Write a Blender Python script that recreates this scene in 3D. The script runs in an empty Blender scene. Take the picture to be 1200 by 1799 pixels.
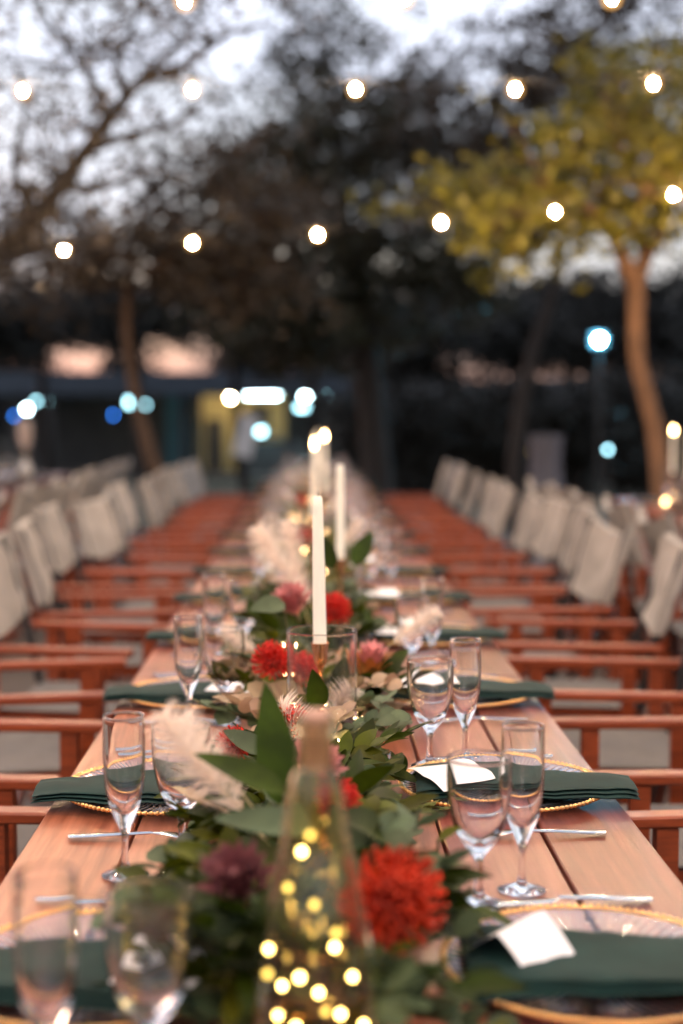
import bpy, math, random
import numpy as np
from mathutils import Vector, Matrix, Euler, noise

random.seed(11)
rng = np.random.default_rng(5)
PI = math.pi
R = math.radians
scene = bpy.context.scene
C = scene.collection

# ------------------------------------------------------------------ camera
CAM = Vector((0.0, 0.0, 1.38))
PITCH = math.atan(181.5 / 2498.6)
YAW = math.atan(55 / 2498.6)
cam_d = bpy.data.cameras.new('camera')
cam = bpy.data.objects.new('camera', cam_d)
C.objects.link(cam)
cam.location = CAM
cam.rotation_euler = (PI / 2 - PITCH, 0, -YAW)
cam_d.sensor_fit = 'VERTICAL'
cam_d.sensor_height = 36
cam_d.lens = 50
cam_d.clip_start = 0.05
cam_d.clip_end = 3000
cam_d.dof.use_dof = True
cam_d.dof.focus_distance = 2.18
cam_d.dof.aperture_fstop = 1.75
scene.camera = cam
CAMR = cam.rotation_euler.to_matrix()

# ------------------------------------------------------------------ sky, sun, exposure
SUN_EL, SUN_AZ = R(2.2), R(-48)          # azimuth measured from +Y towards +X
world = bpy.data.worlds.new('World')
scene.world = world
world.use_nodes = True
wn, wl = world.node_tree.nodes, world.node_tree.links
wn.clear()
sky = wn.new('ShaderNodeTexSky')
sky.sky_type = 'NISHITA'
sky.sun_disc = False
sky.sun_elevation = SUN_EL
sky.sun_rotation = SUN_AZ
sky.air_density = 1.0
sky.dust_density = 1.5
sky.ozone_density = 1.2
tc = wn.new('ShaderNodeTexCoord')
mp = wn.new('ShaderNodeMapping')
mp.inputs['Scale'].default_value = (1.0, 1.0, 2.6)
wl.new(tc.outputs['Generated'], mp.inputs['Vector'])
nz = wn.new('ShaderNodeTexNoise')
nz.inputs['Scale'].default_value = 2.6
nz.inputs['Detail'].default_value = 6
nz.inputs['Roughness'].default_value = 0.55
wl.new(mp.outputs['Vector'], nz.inputs['Vector'])
cr = wn.new('ShaderNodeValToRGB')
cr.color_ramp.elements[0].position = 0.28
cr.color_ramp.elements[1].position = 0.60
wl.new(nz.outputs['Fac'], cr.inputs['Fac'])
cloudmix = wn.new('ShaderNodeMix')
cloudmix.data_type = 'RGBA'
CLOUD = (2.0, 2.12, 2.55, 1)
cloudmix.inputs[7].default_value = CLOUD
fac = wn.new('ShaderNodeMath'); fac.operation = 'MULTIPLY'; fac.inputs[1].default_value = 0.88
wl.new(cr.outputs['Color'], fac.inputs[0])
sep = wn.new('ShaderNodeSeparateXYZ'); wl.new(tc.outputs['Generated'], sep.inputs[0])
cz = wn.new('ShaderNodeMapRange'); cz.inputs['From Min'].default_value = 0.02; cz.inputs['From Max'].default_value = 0.14; cz.inputs['To Min'].default_value = 0.12
wl.new(sep.outputs['Z'], cz.inputs['Value'])
fz = wn.new('ShaderNodeMath'); fz.operation = 'MULTIPLY'
wl.new(fac.outputs[0], fz.inputs[0]); wl.new(cz.outputs['Result'], fz.inputs[1])
wl.new(fz.outputs[0], cloudmix.inputs[0])
hsv = wn.new('ShaderNodeHueSaturation'); hsv.inputs['Hue'].default_value = 0.468; hsv.inputs['Saturation'].default_value = 0.72; hsv.inputs['Value'].default_value = 0.66
wl.new(sky.outputs['Color'], hsv.inputs['Color'])
wl.new(hsv.outputs['Color'], cloudmix.inputs[6])
bg = wn.new('ShaderNodeBackground')
bg.inputs['Strength'].default_value = 0.1
wl.new(cloudmix.outputs[2], bg.inputs['Color'])
wo = wn.new('ShaderNodeOutputWorld')
wl.new(bg.outputs[0], wo.inputs['Surface'])

sun_d = bpy.data.lights.new('sun', 'SUN')
sun_d.energy = 0.1
sun_d.angle = R(12)
sun_d.color = (1.0, 0.62, 0.4)
sun = bpy.data.objects.new('sun', sun_d)
C.objects.link(sun)
sdir = Vector((math.sin(SUN_AZ) * math.cos(SUN_EL), math.cos(SUN_AZ) * math.cos(SUN_EL), math.sin(SUN_EL)))
sun.rotation_euler = sdir.to_track_quat('Z', 'Y').to_euler()
sun.location = (-8, 20, 12)

scene.view_settings.view_transform = 'Standard'
scene.view_settings.look = 'None'
scene.view_settings.gamma = 1
scene.view_settings.exposure = 2.78

cy = scene.cycles
cy.use_denoising = True
cy.max_bounces = 14
cy.transmission_bounces = 12
cy.transparent_max_bounces = 12
cy.diffuse_bounces = 4
cy.glossy_bounces = 6
cy.caustics_reflective = False
cy.caustics_refractive = True
cy.sample_clamp_indirect = 20.0
cy.sample_clamp_direct = 0
cy.blur_glossy = 0.5

# ------------------------------------------------------------------ helpers
def ray(px, py):
    return CAMR @ Vector(((px - 600) / 2498.6, -(py - 899.5) / 2498.6, -1))
def at(px, py, Y):
    d = ray(px, py)
    return CAM + d * (Y / d.y)
def on(px, py, z=0.76):
    d = ray(px, py)
    return CAM + d * ((z - CAM.z) / d.z)

class MB:
    def __init__(s): s.v = []; s.f = []
    def add(s, vs, fs):
        n = len(s.v); s.v.extend(vs); s.f.extend([tuple(i + n for i in f) for f in fs]); return s
    def box(s, x0, x1, y0, y1, z0, z1):
        return s.add([(x0,y0,z0),(x1,y0,z0),(x1,y1,z0),(x0,y1,z0),(x0,y0,z1),(x1,y0,z1),(x1,y1,z1),(x0,y1,z1)],
                     [(0,3,2,1),(4,5,6,7),(0,1,5,4),(1,2,6,5),(2,3,7,6),(3,0,4,7)])
    def cbox(s, x0, x1, y0, y1, z0, z1, c=0.003):
        vs = []
        for z, k in ((z0, c), (z0 + c, 0), (z1 - c, 0), (z1, c)):
            vs += [(x0+k,y0+k,z),(x1-k,y0+k,z),(x1-k,y1-k,z),(x0+k,y1-k,z)]
        fs = [(3,2,1,0),(12,13,14,15)]
        for j in range(3):
            for i in range(4):
                a = j*4+i; b = j*4+(i+1)%4
                fs.append((a, b, b+4, a+4))
        return s.add(vs, fs)
    def tube(s, pts, radii, n=8, cap=True):
        pts = [Vector(p) for p in pts]
        if not hasattr(radii, '__len__'): radii = [radii]*len(pts)
        vs, fs = [], []
        prev = None
        for i, p in enumerate(pts):
            t = (pts[min(i+1,len(pts)-1)] - pts[max(i-1,0)])
            t = t.normalized() if t.length > 1e-9 else Vector((0,0,1))
            if prev is None:
                a = Vector((1,0,0)) if abs(t.x) < 0.8 else Vector((0,1,0))
                u = t.cross(a).normalized()
            else:
                u = (prev - t*prev.dot(t)).normalized()
            prev = u; w = t.cross(u)
            for k in range(n):
                a = 2*PI*k/n
                vs.append(tuple(p + (u*math.cos(a) + w*math.sin(a))*radii[i]))
        for i in range(len(pts)-1):
            for k in range(n):
                fs.append((i*n+k, i*n+(k+1)%n, (i+1)*n+(k+1)%n, (i+1)*n+k))
        if cap:
            fs.append(tuple(range(n-1,-1,-1))); m = (len(pts)-1)*n
            fs.append(tuple(range(m, m+n)))
        return s.add(vs, fs)
    def lathe(s, prof, n=32, mod=None):
        vs, fs, idx = [], [], []
        for (r, z) in prof:
            if r < 1e-6:
                idx.append([len(vs)]*n); vs.append((0,0,z))
            else:
                row = []
                for k in range(n):
                    a = 2*PI*k/n
                    zz = z + (mod(r, a, z) if mod else 0)
                    row.append(len(vs)); vs.append((r*math.cos(a), r*math.sin(a), zz))
                idx.append(row)
        for i in range(len(prof)-1):
            for k in range(n):
                q = [idx[i][k], idx[i][(k+1)%n], idx[i+1][(k+1)%n], idx[i+1][k]]
                o = []
                for e in q:
                    if e not in o: o.append(e)
                if len(o) > 2: fs.append(tuple(o))
        return s.add(vs, fs)
    def ball(s, c, r, n=10, m=7, sz=1.0):
        prof = [(r*math.sin(PI*i/m), -r*sz*math.cos(PI*i/m)) for i in range(m+1)]
        prof[0] = (0, -r*sz); prof[-1] = (0, r*sz)
        t = MB().lathe(prof, n)
        return s.add([(x+c[0], y+c[1], z+c[2]) for x, y, z in t.v], t.f)
    def mesh(s, name, mat, smooth=True, sharp=True):
        me = bpy.data.meshes.new(name)
        me.from_pydata(s.v, [], s.f)
        me.materials.append(M[mat] if isinstance(mat, str) else mat)
        me.update()
        if smooth:
            me.polygons.foreach_set('use_smooth', [True]*len(me.polygons))
            if sharp: me.set_sharp_from_angle(angle=R(48))
        return me

def spline(pts, k=4):
    out = []
    P = [Vector((*p, 0)) if len(p) == 2 else Vector(p) for p in pts]
    for i in range(len(P)-1):
        p0, p1, p2, p3 = P[max(i-1,0)], P[i], P[i+1], P[min(i+2,len(P)-1)]
        for j in range(k):
            t = j/k
            out.append(0.5*((2*p1)+(p2-p0)*t+(2*p0-5*p1+4*p2-p3)*t*t+(3*p1-p0-3*p2+p3)*t**3))
    out.append(P[-1])
    return out
def spl2(pts, k=4): return [(max(v.x, 0), v.y) for v in spline(pts, k)]

def obj(name, me, parent=None, loc=(0,0,0), rot=(0,0,0), scale=None, mtx=None):
    o = bpy.data.objects.new(name, me)
    C.objects.link(o)
    if mtx is not None: o.matrix_basis = mtx
    else:
        o.location = loc; o.rotation_euler = rot
        if scale is not None: o.scale = scale if hasattr(scale,'__len__') else (scale,)*3
    if parent: o.parent = parent
    return o
def tag(o, label=None, cat=None, group=None, kind=None):
    if label: o['label'] = label
    if cat: o['category'] = cat
    if group: o['group'] = group
    if kind: o['kind'] = kind
    return o
def thing(name, label, cat, loc=(0,0,0), rot=(0,0,0), group=None, scale=None):
    return tag(obj(name, None, None, loc, rot, scale), label, cat, group)
def tree_copy(o, parent=None):
    c = o.copy(); C.objects.link(c); c.parent = parent
    for ch in o.children: tree_copy(ch, c)
    return c

# ------------------------------------------------------------------ materials
M = {}
def mat(name, col, rough=0.6, metal=0.0, var=0.0, scale=8.0, bump=0.0, stretch=(1,1,1), col2=None, objvar=0.0,
        spec=None, trans=0.0, sheen=0.0, hue=0.0, detail=5):
    m = bpy.data.materials.new(name); m.use_nodes = True
    nt = m.node_tree; N, L = nt.nodes, nt.links
    b = N['Principled BSDF']
    b.inputs['Base Color'].default_value = (*col, 1)
    b.inputs['Roughness'].default_value = rough
    b.inputs['Metallic'].default_value = metal
    if spec is not None: b.inputs['Specular IOR Level'].default_value = spec
    if sheen: b.inputs['Sheen Weight'].default_value = sheen
    out = None
    if var or bump or col2:
        t = N.new('ShaderNodeTexCoord'); mpn = N.new('ShaderNodeMapping')
        mpn.inputs['Scale'].default_value = stretch
        L.new(t.outputs['Object'], mpn.inputs['Vector'])
        n = N.new('ShaderNodeTexNoise'); n.inputs['Scale'].default_value = scale; n.inputs['Detail'].default_value = detail
        L.new(mpn.outputs['Vector'], n.inputs['Vector'])
        if var or col2:
            c2 = col2 if col2 else tuple(c*(1-var) for c in col)
            c1 = col if col2 else tuple(min(1, c*(1+var)) for c in col)
            mx = N.new('ShaderNodeMix'); mx.data_type = 'RGBA'
            rp = N.new('ShaderNodeMapRange'); rp.inputs['From Min'].default_value = 0.32; rp.inputs['From Max'].default_value = 0.68
            L.new(n.outputs['Fac'], rp.inputs['Value']); L.new(rp.outputs['Result'], mx.inputs[0])
            mx.inputs[6].default_value = (*c1, 1); mx.inputs[7].default_value = (*c2, 1)
            out = mx.outputs[2]
        if bump:
            bp = N.new('ShaderNodeBump'); bp.inputs['Strength'].default_value = bump; bp.inputs['Distance'].default_value = 0.01
            L.new(n.outputs['Fac'], bp.inputs['Height']); L.new(bp.outputs['Normal'], b.inputs['Normal'])
    if objvar or hue:
        oi = N.new('ShaderNodeObjectInfo'); hs = N.new('ShaderNodeHueSaturation')
        mr = N.new('ShaderNodeMapRange'); mr.inputs['To Min'].default_value = 1-objvar; mr.inputs['To Max'].default_value = 1+objvar
        L.new(oi.outputs['Random'], mr.inputs['Value']); L.new(mr.outputs['Result'], hs.inputs['Value'])
        if hue:
            mul = N.new('ShaderNodeMath'); mul.operation = 'MULTIPLY'; mul.inputs[1].default_value = 7.31
            fr = N.new('ShaderNodeMath'); fr.operation = 'FRACT'
            mh = N.new('ShaderNodeMapRange'); mh.inputs['To Min'].default_value = 0.5-hue; mh.inputs['To Max'].default_value = 0.5+hue
            L.new(oi.outputs['Random'], mul.inputs[0]); L.new(mul.outputs[0], fr.inputs[0]); L.new(fr.outputs[0], mh.inputs['Value'])
            L.new(mh.outputs['Result'], hs.inputs['Hue'])
        if out: L.new(out, hs.inputs['Color'])
        else: hs.inputs['Color'].default_value = (*col, 1)
        out = hs.outputs['Color']
    if out: L.new(out, b.inputs['Base Color'])
    if trans:
        tr = N.new('ShaderNodeBsdfTranslucent')
        if out: L.new(out, tr.inputs['Color'])
        else: tr.inputs['Color'].default_value = (*col, 1)
        ms = N.new('ShaderNodeMixShader'); ms.inputs['Fac'].default_value = trans
        L.new(b.outputs[0], ms.inputs[1]); L.new(tr.outputs[0], ms.inputs[2])
        L.new(ms.outputs[0], N['Material Output'].inputs['Surface'])
    M[name] = m
    return m
def glass(name, col=(1,1,1), rough=0.0, ior=1.48, bump=0.0):
    m = bpy.data.materials.new(name); m.use_nodes = True
    N, L = m.node_tree.nodes, m.node_tree.links
    N.clear()
    g = N.new('ShaderNodeBsdfGlass'); g.inputs['Color'].default_value = (*col, 1)
    g.inputs['Roughness'].default_value = rough; g.inputs['IOR'].default_value = ior
    if bump:
        n = N.new('ShaderNodeTexNoise'); n.inputs['Scale'].default_value = 40
        t = N.new('ShaderNodeTexCoord'); L.new(t.outputs['Object'], n.inputs['Vector'])
        bp = N.new('ShaderNodeBump'); bp.inputs['Strength'].default_value = bump; bp.inputs['Distance'].default_value = 0.002
        L.new(n.outputs['Fac'], bp.inputs['Height']); L.new(bp.outputs['Normal'], g.inputs['Normal'])
    o = N.new('ShaderNodeOutputMaterial'); L.new(g.outputs[0], o.inputs['Surface'])
    M[name] = m
def emit(name, col, strength):
    m = bpy.data.materials.new(name); m.use_nodes = True
    N, L = m.node_tree.nodes, m.node_tree.links
    N.clear()
    e = N.new('ShaderNodeEmission'); e.inputs['Color'].default_value = (*col, 1); e.inputs['Strength'].default_value = strength
    o = N.new('ShaderNodeOutputMaterial'); L.new(e.outputs[0], o.inputs['Surface'])
    M[name] = m

def wood(name, c1, c2, ck):
    m = mat(name, c1, 0.33, col2=c2, scale=6, stretch=(10,0.7,10), bump=0.14, objvar=0.34, hue=0.012)
    N, L = m.node_tree.nodes, m.node_tree.links
    b = N['Principled BSDF']
    src = b.inputs['Base Color'].links[0].from_socket
    t = [n for n in N if n.type == 'TEX_COORD'][0]
    oi = [n for n in N if n.type == 'OBJECT_INFO'][0]
    ad = N.new('ShaderNodeVectorMath'); ad.operation = 'MULTIPLY_ADD'; ad.inputs[1].default_value = (6.0,2.2,6.0)
    L.new(t.outputs['Object'], ad.inputs[0]); L.new(oi.outputs['Random'], ad.inputs[2])
    mu = N.new('ShaderNodeVectorMath'); mu.operation = 'MULTIPLY_ADD'; mu.inputs[1].default_value = (37,37,37)
    L.new(oi.outputs['Random'], mu.inputs[0]); L.new(ad.outputs[0], mu.inputs[2])
    v = N.new('ShaderNodeTexVoronoi'); v.inputs['Scale'].default_value = 1.1; L.new(mu.outputs[0], v.inputs['Vector'])
    r = N.new('ShaderNodeMapRange'); r.inputs['From Min'].default_value = 0.03; r.inputs['From Max'].default_value = 0.13; r.inputs['To Min'].default_value = 0.75; r.inputs['To Max'].default_value = 0
    L.new(v.outputs['Distance'], r.inputs['Value'])
    bl = N.new('ShaderNodeTexNoise'); bl.inputs['Scale'].default_value = 1.6; bl.inputs['Detail'].default_value = 3; L.new(mu.outputs[0], bl.inputs['Vector'])
    br = N.new('ShaderNodeMapRange'); br.inputs['From Min'].default_value = 0.45; br.inputs['From Max'].default_value = 0.75; br.inputs['To Max'].default_value = 0.55
    L.new(bl.outputs['Fac'], br.inputs['Value'])
    mxm = N.new('ShaderNodeMath'); mxm.operation = 'MAXIMUM'; L.new(r.outputs[0], mxm.inputs[0]); L.new(br.outputs[0], mxm.inputs[1])
    mx = N.new('ShaderNodeMix'); mx.data_type = 'RGBA'; mx.inputs[7].default_value = (*ck,1)
    L.new(mxm.outputs[0], mx.inputs[0]); L.new(src, mx.inputs[6]); L.new(mx.outputs[2], b.inputs['Base Color'])
wood('table_wood', (0.36,0.112,0.066), (0.17,0.040,0.021), (0.085,0.022,0.011))
wood('table_wood_dark', (0.25,0.066,0.037), (0.12,0.025,0.013), (0.06,0.016,0.008))
wood('table_wood_pale', (0.42,0.145,0.094), (0.23,0.061,0.035), (0.11,0.030,0.016))
mat('chair_wood', (0.29,0.056,0.015), 0.36, col2=(0.14,0.024,0.007), scale=10, stretch=(1.2,9,9), bump=0.06, objvar=0.12)
mat('canvas', (0.235,0.212,0.195), 0.9, var=0.2, scale=7, bump=0.2, objvar=0.2)
mat('grey_cloth', (0.085,0.08,0.095), 0.9, var=0.16, scale=7, bump=0.2)
mat('seat_canvas', (0.15,0.14,0.135), 0.9, var=0.1, scale=20, bump=0.1)
mat('black_metal', (0.015,0.014,0.015), 0.4)
mat('napkin', (0.004,0.024,0.022), 0.8, var=0.25, scale=14, bump=0.12, spec=0.25)
mat('paper', (0.80,0.80,0.84), 0.7, var=0.03, scale=60)
mat('gold', (0.85,0.50,0.20), 0.28, 1.0)
mat('steel', (0.55,0.56,0.59), 0.14, 1.0)
mat('copper', (0.80,0.38,0.18), 0.25, 1.0, var=0.1, scale=30)
mat('wax', (0.86,0.83,0.74), 0.5, spec=0.3)
mat('wick', (0.03,0.03,0.03), 0.9)
mat('cork', (0.40,0.23,0.18), 0.8, var=0.2, scale=60)
glass('clear_glass', (1,1,1), 0.0, 1.46)
glass('hurricane_glass', (1,1,1), 0.0, 1.45)
glass('bottle_glass', (0.98,0.96,0.84), 0.01, 1.46, 0.15)
glass('plate_glass', (0.98,0.98,1.0), 0.02, 1.48)
mat('leaf_dark', (0.025,0.041,0.002), 0.55, var=0.35, scale=22, spec=0.16, objvar=0.35, hue=0.02, trans=0.25)
mat('leaf_olive', (0.062,0.072,0.003), 0.55, var=0.3, scale=22, spec=0.16, objvar=0.35, hue=0.02, trans=0.25)
mat('leaf_grey', (0.080,0.112,0.060), 0.55, var=0.25, scale=18, spec=0.2, objvar=0.3, hue=0.02, trans=0.2)
mat('leaf_blush', (0.36,0.25,0.16), 0.55, var=0.2, scale=18, objvar=0.25, hue=0.02, trans=0.2)
mat('stem', (0.10,0.085,0.035), 0.6)
mat('pampas', (0.85,0.75,0.68), 0.85, var=0.1, scale=25, trans=0.45)
mat('pampas_stem', (0.45,0.35,0.18), 0.7)
mat('pin_red', (0.52,0.016,0.010), 0.55, var=0.4, scale=50, spec=0.2)
mat('pin_orange', (0.44,0.026,0.005), 0.55, var=0.45, scale=45, spec=0.2)
mat('core_red', (0.20,0.012,0.006), 0.7)
mat('petal_pink', (0.55,0.20,0.20), 0.55, var=0.25, scale=30, objvar=0.2)
mat('petal_orange', (0.52,0.20,0.05), 0.5, var=0.25, scale=30, objvar=0.2)
mat('petal_plum', (0.16,0.045,0.055), 0.6, var=0.25, scale=30, objvar=0.2)
mat('bark_warm', (0.13,0.068,0.036), 0.9, var=0.3, scale=6, stretch=(3,3,0.7), bump=0.6)
mat('bark_mid', (0.06,0.034,0.02), 0.9, var=0.3, scale=6, stretch=(3,3,0.7), bump=0.6)
mat('bark_dark', (0.014,0.010,0.008), 0.9, var=0.3, scale=5, stretch=(3,3,0.7), bump=0.5)
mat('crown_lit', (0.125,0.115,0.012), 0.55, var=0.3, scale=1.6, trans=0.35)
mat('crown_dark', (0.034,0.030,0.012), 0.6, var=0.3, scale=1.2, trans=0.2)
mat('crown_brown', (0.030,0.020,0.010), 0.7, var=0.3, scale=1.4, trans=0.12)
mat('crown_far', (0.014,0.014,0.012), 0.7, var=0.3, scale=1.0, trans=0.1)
mat('ground', (0.10,0.08,0.07), 0.9, var=0.25, scale=1.3, bump=0.3, detail=8)
mat('lawn', (0.022,0.026,0.012), 0.95, var=0.35, scale=1.2, bump=0.4, detail=8)  # far ground, with the darkness of dusk put into its colour
mat('paving', (0.11,0.088,0.08), 0.85, var=0.22, scale=3, objvar=0.12, bump=0.12)
mat('hill', (0.010,0.012,0.017), 0.95, var=0.3, scale=0.05)
mat('roof_dark', (0.035,0.045,0.06), 0.7, var=0.2, scale=2)
mat('wall_yellow', (0.50,0.38,0.17), 0.8, var=0.12, scale=1.5)
mat('wall_dark', (0.05,0.045,0.045), 0.8, var=0.2, scale=1.5)
mat('teal_panel', (0.03,0.10,0.14), 0.5, var=0.2, scale=2)
mat('white_board', (0.62,0.60,0.60), 0.6, var=0.08, scale=3)
mat('cable', (0.012,0.012,0.012), 0.6)
mat('ceramic', (0.55,0.50,0.46), 0.5, var=0.06, scale=8)
emit('bulb_glow', (1.0,0.65,0.34), 800)
mhalo = bpy.data.materials.new('amber_globe'); mhalo.use_nodes = True  # faint emission imitating the lens halo round each bulb
_N, _L = mhalo.node_tree.nodes, mhalo.node_tree.links; _N.clear()
_e = _N.new('ShaderNodeEmission'); _e.inputs['Color'].default_value = (1.0,0.50,0.12,1); _e.inputs['Strength'].default_value = 0.9
_t = _N.new('ShaderNodeBsdfTransparent'); _m = _N.new('ShaderNodeMixShader'); _m.inputs[0].default_value = 0.12
_L.new(_t.outputs[0], _m.inputs[1]); _L.new(_e.outputs[0], _m.inputs[2])
_o = _N.new('ShaderNodeOutputMaterial'); _L.new(_m.outputs[0], _o.inputs['Surface']); M['amber_globe'] = mhalo
emit('flame_glow', (1.0,0.55,0.20), 22)
emit('led_glow', (1.0,0.62,0.20), 5.5)
emit('led_dim', (1.0,0.66,0.16), 0.8)
emit('strand_glow', (1.0,0.58,0.26), 16)
emit('cool_glow', (0.62,0.93,1.0), 14)
emit('cool_dim', (0.40,0.80,0.92), 2.2)
emit('blue_glow', (0.03,0.22,0.9), 2.2)
emit('flood_glow', (0.16,0.68,1.0), 420)
emit('warm_glow', (1.0,0.72,0.35), 90)
emit('amber_glow', (1.0,0.72,0.22), 1.6)

# ------------------------------------------------------------------ ground and hills
def ground_z(x, y):
    t = min(max((y-18)/20, 0), 1); t = t*t*(3-2*t)
    return -0.7*t
mb = MB()
ys = [-30,-10,-4,0,4,8,12,16,18,20,22,24,26,28,30,32,34,36,38,40,50,70,110,200,500,1500]
xs = [-900,-200,-60,-25,-12,-6,-3,0,3,6,12,25,60,200,900]
for y in ys:
    for x in xs: mb.v.append((x, y, ground_z(x,y)))
nx = len(xs)
for j in range(len(ys)-1):
    for i in range(nx-1): mb.f.append((j*nx+i, j*nx+i+1, (j+1)*nx+i+1, (j+1)*nx+i))
g = tag(obj('ground', mb.mesh('ground','ground')), kind='structure')
mb = MB(); ys2 = [y for y in ys if y >= 16]; xs2 = xs  # sheet added over the far ground to darken it
for y in ys2:
    for x in xs2: mb.v.append((x, y, ground_z(x,y)+0.004))
for j in range(len(ys2)-1):
    for i in range(nx-1): mb.f.append((j*nx+i, j*nx+i+1, (j+1)*nx+i+1, (j+1)*nx+i))
tag(obj('lawn', mb.mesh('lawn','lawn')), kind='structure')
mb = MB()
hx = np.linspace(-260, 260, 105)
for j, (dy, k) in enumerate(((0,0),(18,0.55),(45,1.0),(110,0.85),(200,0))):
    for x in hx:
        h = 5.0 + 1.5*noise.noise((x*0.018, 3.1, 0)) + 0.9*noise.noise((x*0.08, 7.7, 0))
        mb.v.append((x, 150+dy, -1.0 + k*(h+1.2)))
for j in range(4):
    for i in range(104): mb.f.append((j*105+i, j*105+i+1, (j+1)*105+i+1, (j+1)*105+i))
tag(obj('hills', mb.mesh('hills','hill')), kind='structure')
# paving slabs beneath the tables, part of the ground
slab = MB().cbox(-0.292,0.292,-0.292,0.292,0.0,0.022,0.006).mesh('paving_slab','paving',False)
for i in range(-3,6):
    for j in range(1,9):
        pc = Vector((i*0.6+0.1, 1.6+j*0.6))
        if abs(pc.x-0.04) < 0.5 or pc.x < -1.5: continue
        obj('paving_slab', slab, g, (pc.x, pc.y, 0.001+0.002*random.random()), (0,0,random.uniform(-.006,.006)))

# ------------------------------------------------------------------ tables
TX = 0.04
TOP = 0.76
def make_table(name, label, cx, y0, length, group=None, nplank=6, width=0.90):
    t = thing(name, label, 'table', (cx, y0+length/2, 0), group=group)
    w = width/nplank
    for i in range(nplank):
        me = MB().cbox(-w/2+0.0026, w/2-0.0026, -length/2+0.002, length/2-0.002, -0.034, 0, 0.0022).mesh('plank',('table_wood','table_wood_pale','table_wood_dark','table_wood','table_wood_pale','table_wood_dark')[i] if random.random() < 0.75 else 'table_wood',False)
        obj('plank', me, t, (-width/2+w*(i+0.5), 0, TOP - 0.0012*random.random()))
    for s in (-1,1):
        obj('apron', MB().cbox(-0.012,0.012,-length/2+0.1,length/2-0.1,0.63,0.7235).mesh('apron','table_wood',False), t, (s*(width/2-0.07),0,0))
        for e in (-1,1):
            obj('leg', MB().cbox(-0.035,0.035,-0.035,0.035,0.0,0.7235).mesh('leg','table_wood',False), t, (s*(width/2-0.12), e*(length/2-0.16), 0))
    return t
TL = 2.265
tnames = ['under the bottle and cylinder','second from the fairy-light bottle','third from the fairy-light bottle',
          'fourth from the fairy-light bottle','fifth from the fairy-light bottle']
for i in range(5):
    make_table('plank_table', 'reddish plank table of the flower-lined row, '+tnames[i], TX, 0.62+0.375+i*TL, TL, 'plank tables joined end to end')
make_table('plank_table', 'plank table of the flower-lined row, on the near side of the bottle', TX, 0.62+0.375-TL, TL-0.0, 'plank tables joined end to end')
LX, RX = -2.75, 2.55
for i in range(3):
    make_table('side_table', 'plank table of the row nearest the leaning tree trunk, seen between canvas chair backs', LX, 6.9+i*TL, TL, 'plank tables of the row by the leaning trunk')
for i in range(3):
    make_table('side_table', 'plank table of the row that ends before the curved tree trunk', RX, 3.0+i*TL, TL, 'plank tables of the row by the curved trunk')

# ------------------------------------------------------------------ chairs
def canvas_panel(name, w, z0, z1, x0, x1, matname, th=0.008, sag=0.02, seed=0, nx=9, nz=7, hem=0.0):
    """upright cloth panel, width along y, leaning from x0 (bottom) to x1 (top)"""
    mb = MB()
    for side in (1,-1):
        for j in range(nz):
            for i in range(nx):
                u = i/(nx-1); v = j/(nz-1)
                y = (u-0.5)*w
                dip = -sag*math.sin(PI*u)*(v**2) - 0.02*(1-v)*(0.5-0.5*math.cos(2*PI*u*1.0))*hem
                z = z0+(z1-z0)*v + dip
                bow = 0.035*math.sin(PI*u)*(0.5+0.5*v)
                wr = 0.016*noise.noise((u*3.1+seed*5.3, v*2.3+seed, seed)) + 0.007*noise.noise((u*8.1+v*5+seed, v*2.0, seed*2.2))
                x = x0+(x1-x0)*v + bow + wr + side*th/2
                mb.v.append((x,y,z))
    n = nx*nz
    for j in range(nz-1):
        for i in range(nx-1):
            a = j*nx+i; q = (a,a+1,a+nx+1,a+nx)
            mb.f.append(q); mb.f.append(tuple(k+n for k in q[::-1]))
    rim = [i for i in range(nx)] + [j*nx+nx-1 for j in range(1,nz)] + [(nz-1)*nx+i for i in range(nx-2,-1,-1)] + [j*nx for j in range(nz-2,0,-1)]
    for a,b in zip(rim, rim[1:]+rim[:1]): mb.f.append((a,a+n,b+n,b))
    return mb.mesh(name, matname)
def make_chair(variant):
    t = thing('directors_chair', 'chair', 'chair')
    W = 0.245
    for s in (-1,1):
        obj('arm', ARM, t, (0, s*W, 0))
        obj('post', POST, t, (-0.17, s*W, 0)); obj('post', POST, t, (0.17, s*W, 0))
        obj('side_rail', RAIL, t, (0, s*W, 0))
        obj('seat_rail', SRAIL, t, (0, s*(W-0.035), 0))
        obj('back_post', BPOST, t, (0, s*(W-0.032), 0))
    for q in CROSS: obj('cross_leg', q, t)
    obj('seat', SEAT, t)
    obj('backrest', BACKS[variant], t)
    return t
ARM = MB().cbox(-0.28,0.27,-0.023,0.023,0.615,0.637,0.004).mesh('arm','chair_wood',False)
POST = MB().cbox(-0.02,0.02,-0.014,0.014,0.05,0.615).mesh('post','chair_wood',False)
RAIL = MB().cbox(-0.26,0.26,-0.016,0.016,0.022,0.05).mesh('side_rail','chair_wood',False)
SRAIL = MB().cbox(-0.22,0.22,-0.014,0.014,0.405,0.43).mesh('seat_rail','chair_wood',False)
BPOST = MB().tube([(0.14,0,0.05),(0.205,0,0.42),(0.245,0,0.62),(0.335,0,0.925)],0.0135,8).mesh('back_post','black_metal')
CROSS = []
for sx in (-1,1):
    for xx in (-0.15-0.014*sx, 0.13-0.014*sx): CROSS.append(MB().tube([(xx,-0.2*sx,0.05),(xx,0.2*sx,0.405)],0.013,6).mesh('cross_leg','chair_wood'))
mb = MB(); nsx, nsy = 5, 9
for side in (1,0):
    for j in range(nsy):
        for i in range(nsx):
            u = i/(nsx-1); v = j/(nsy-1)
            mb.v.append((-0.21+0.42*u, -0.225+0.45*v, 0.432-0.03*math.sin(PI*v)+0.006*side))
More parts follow.
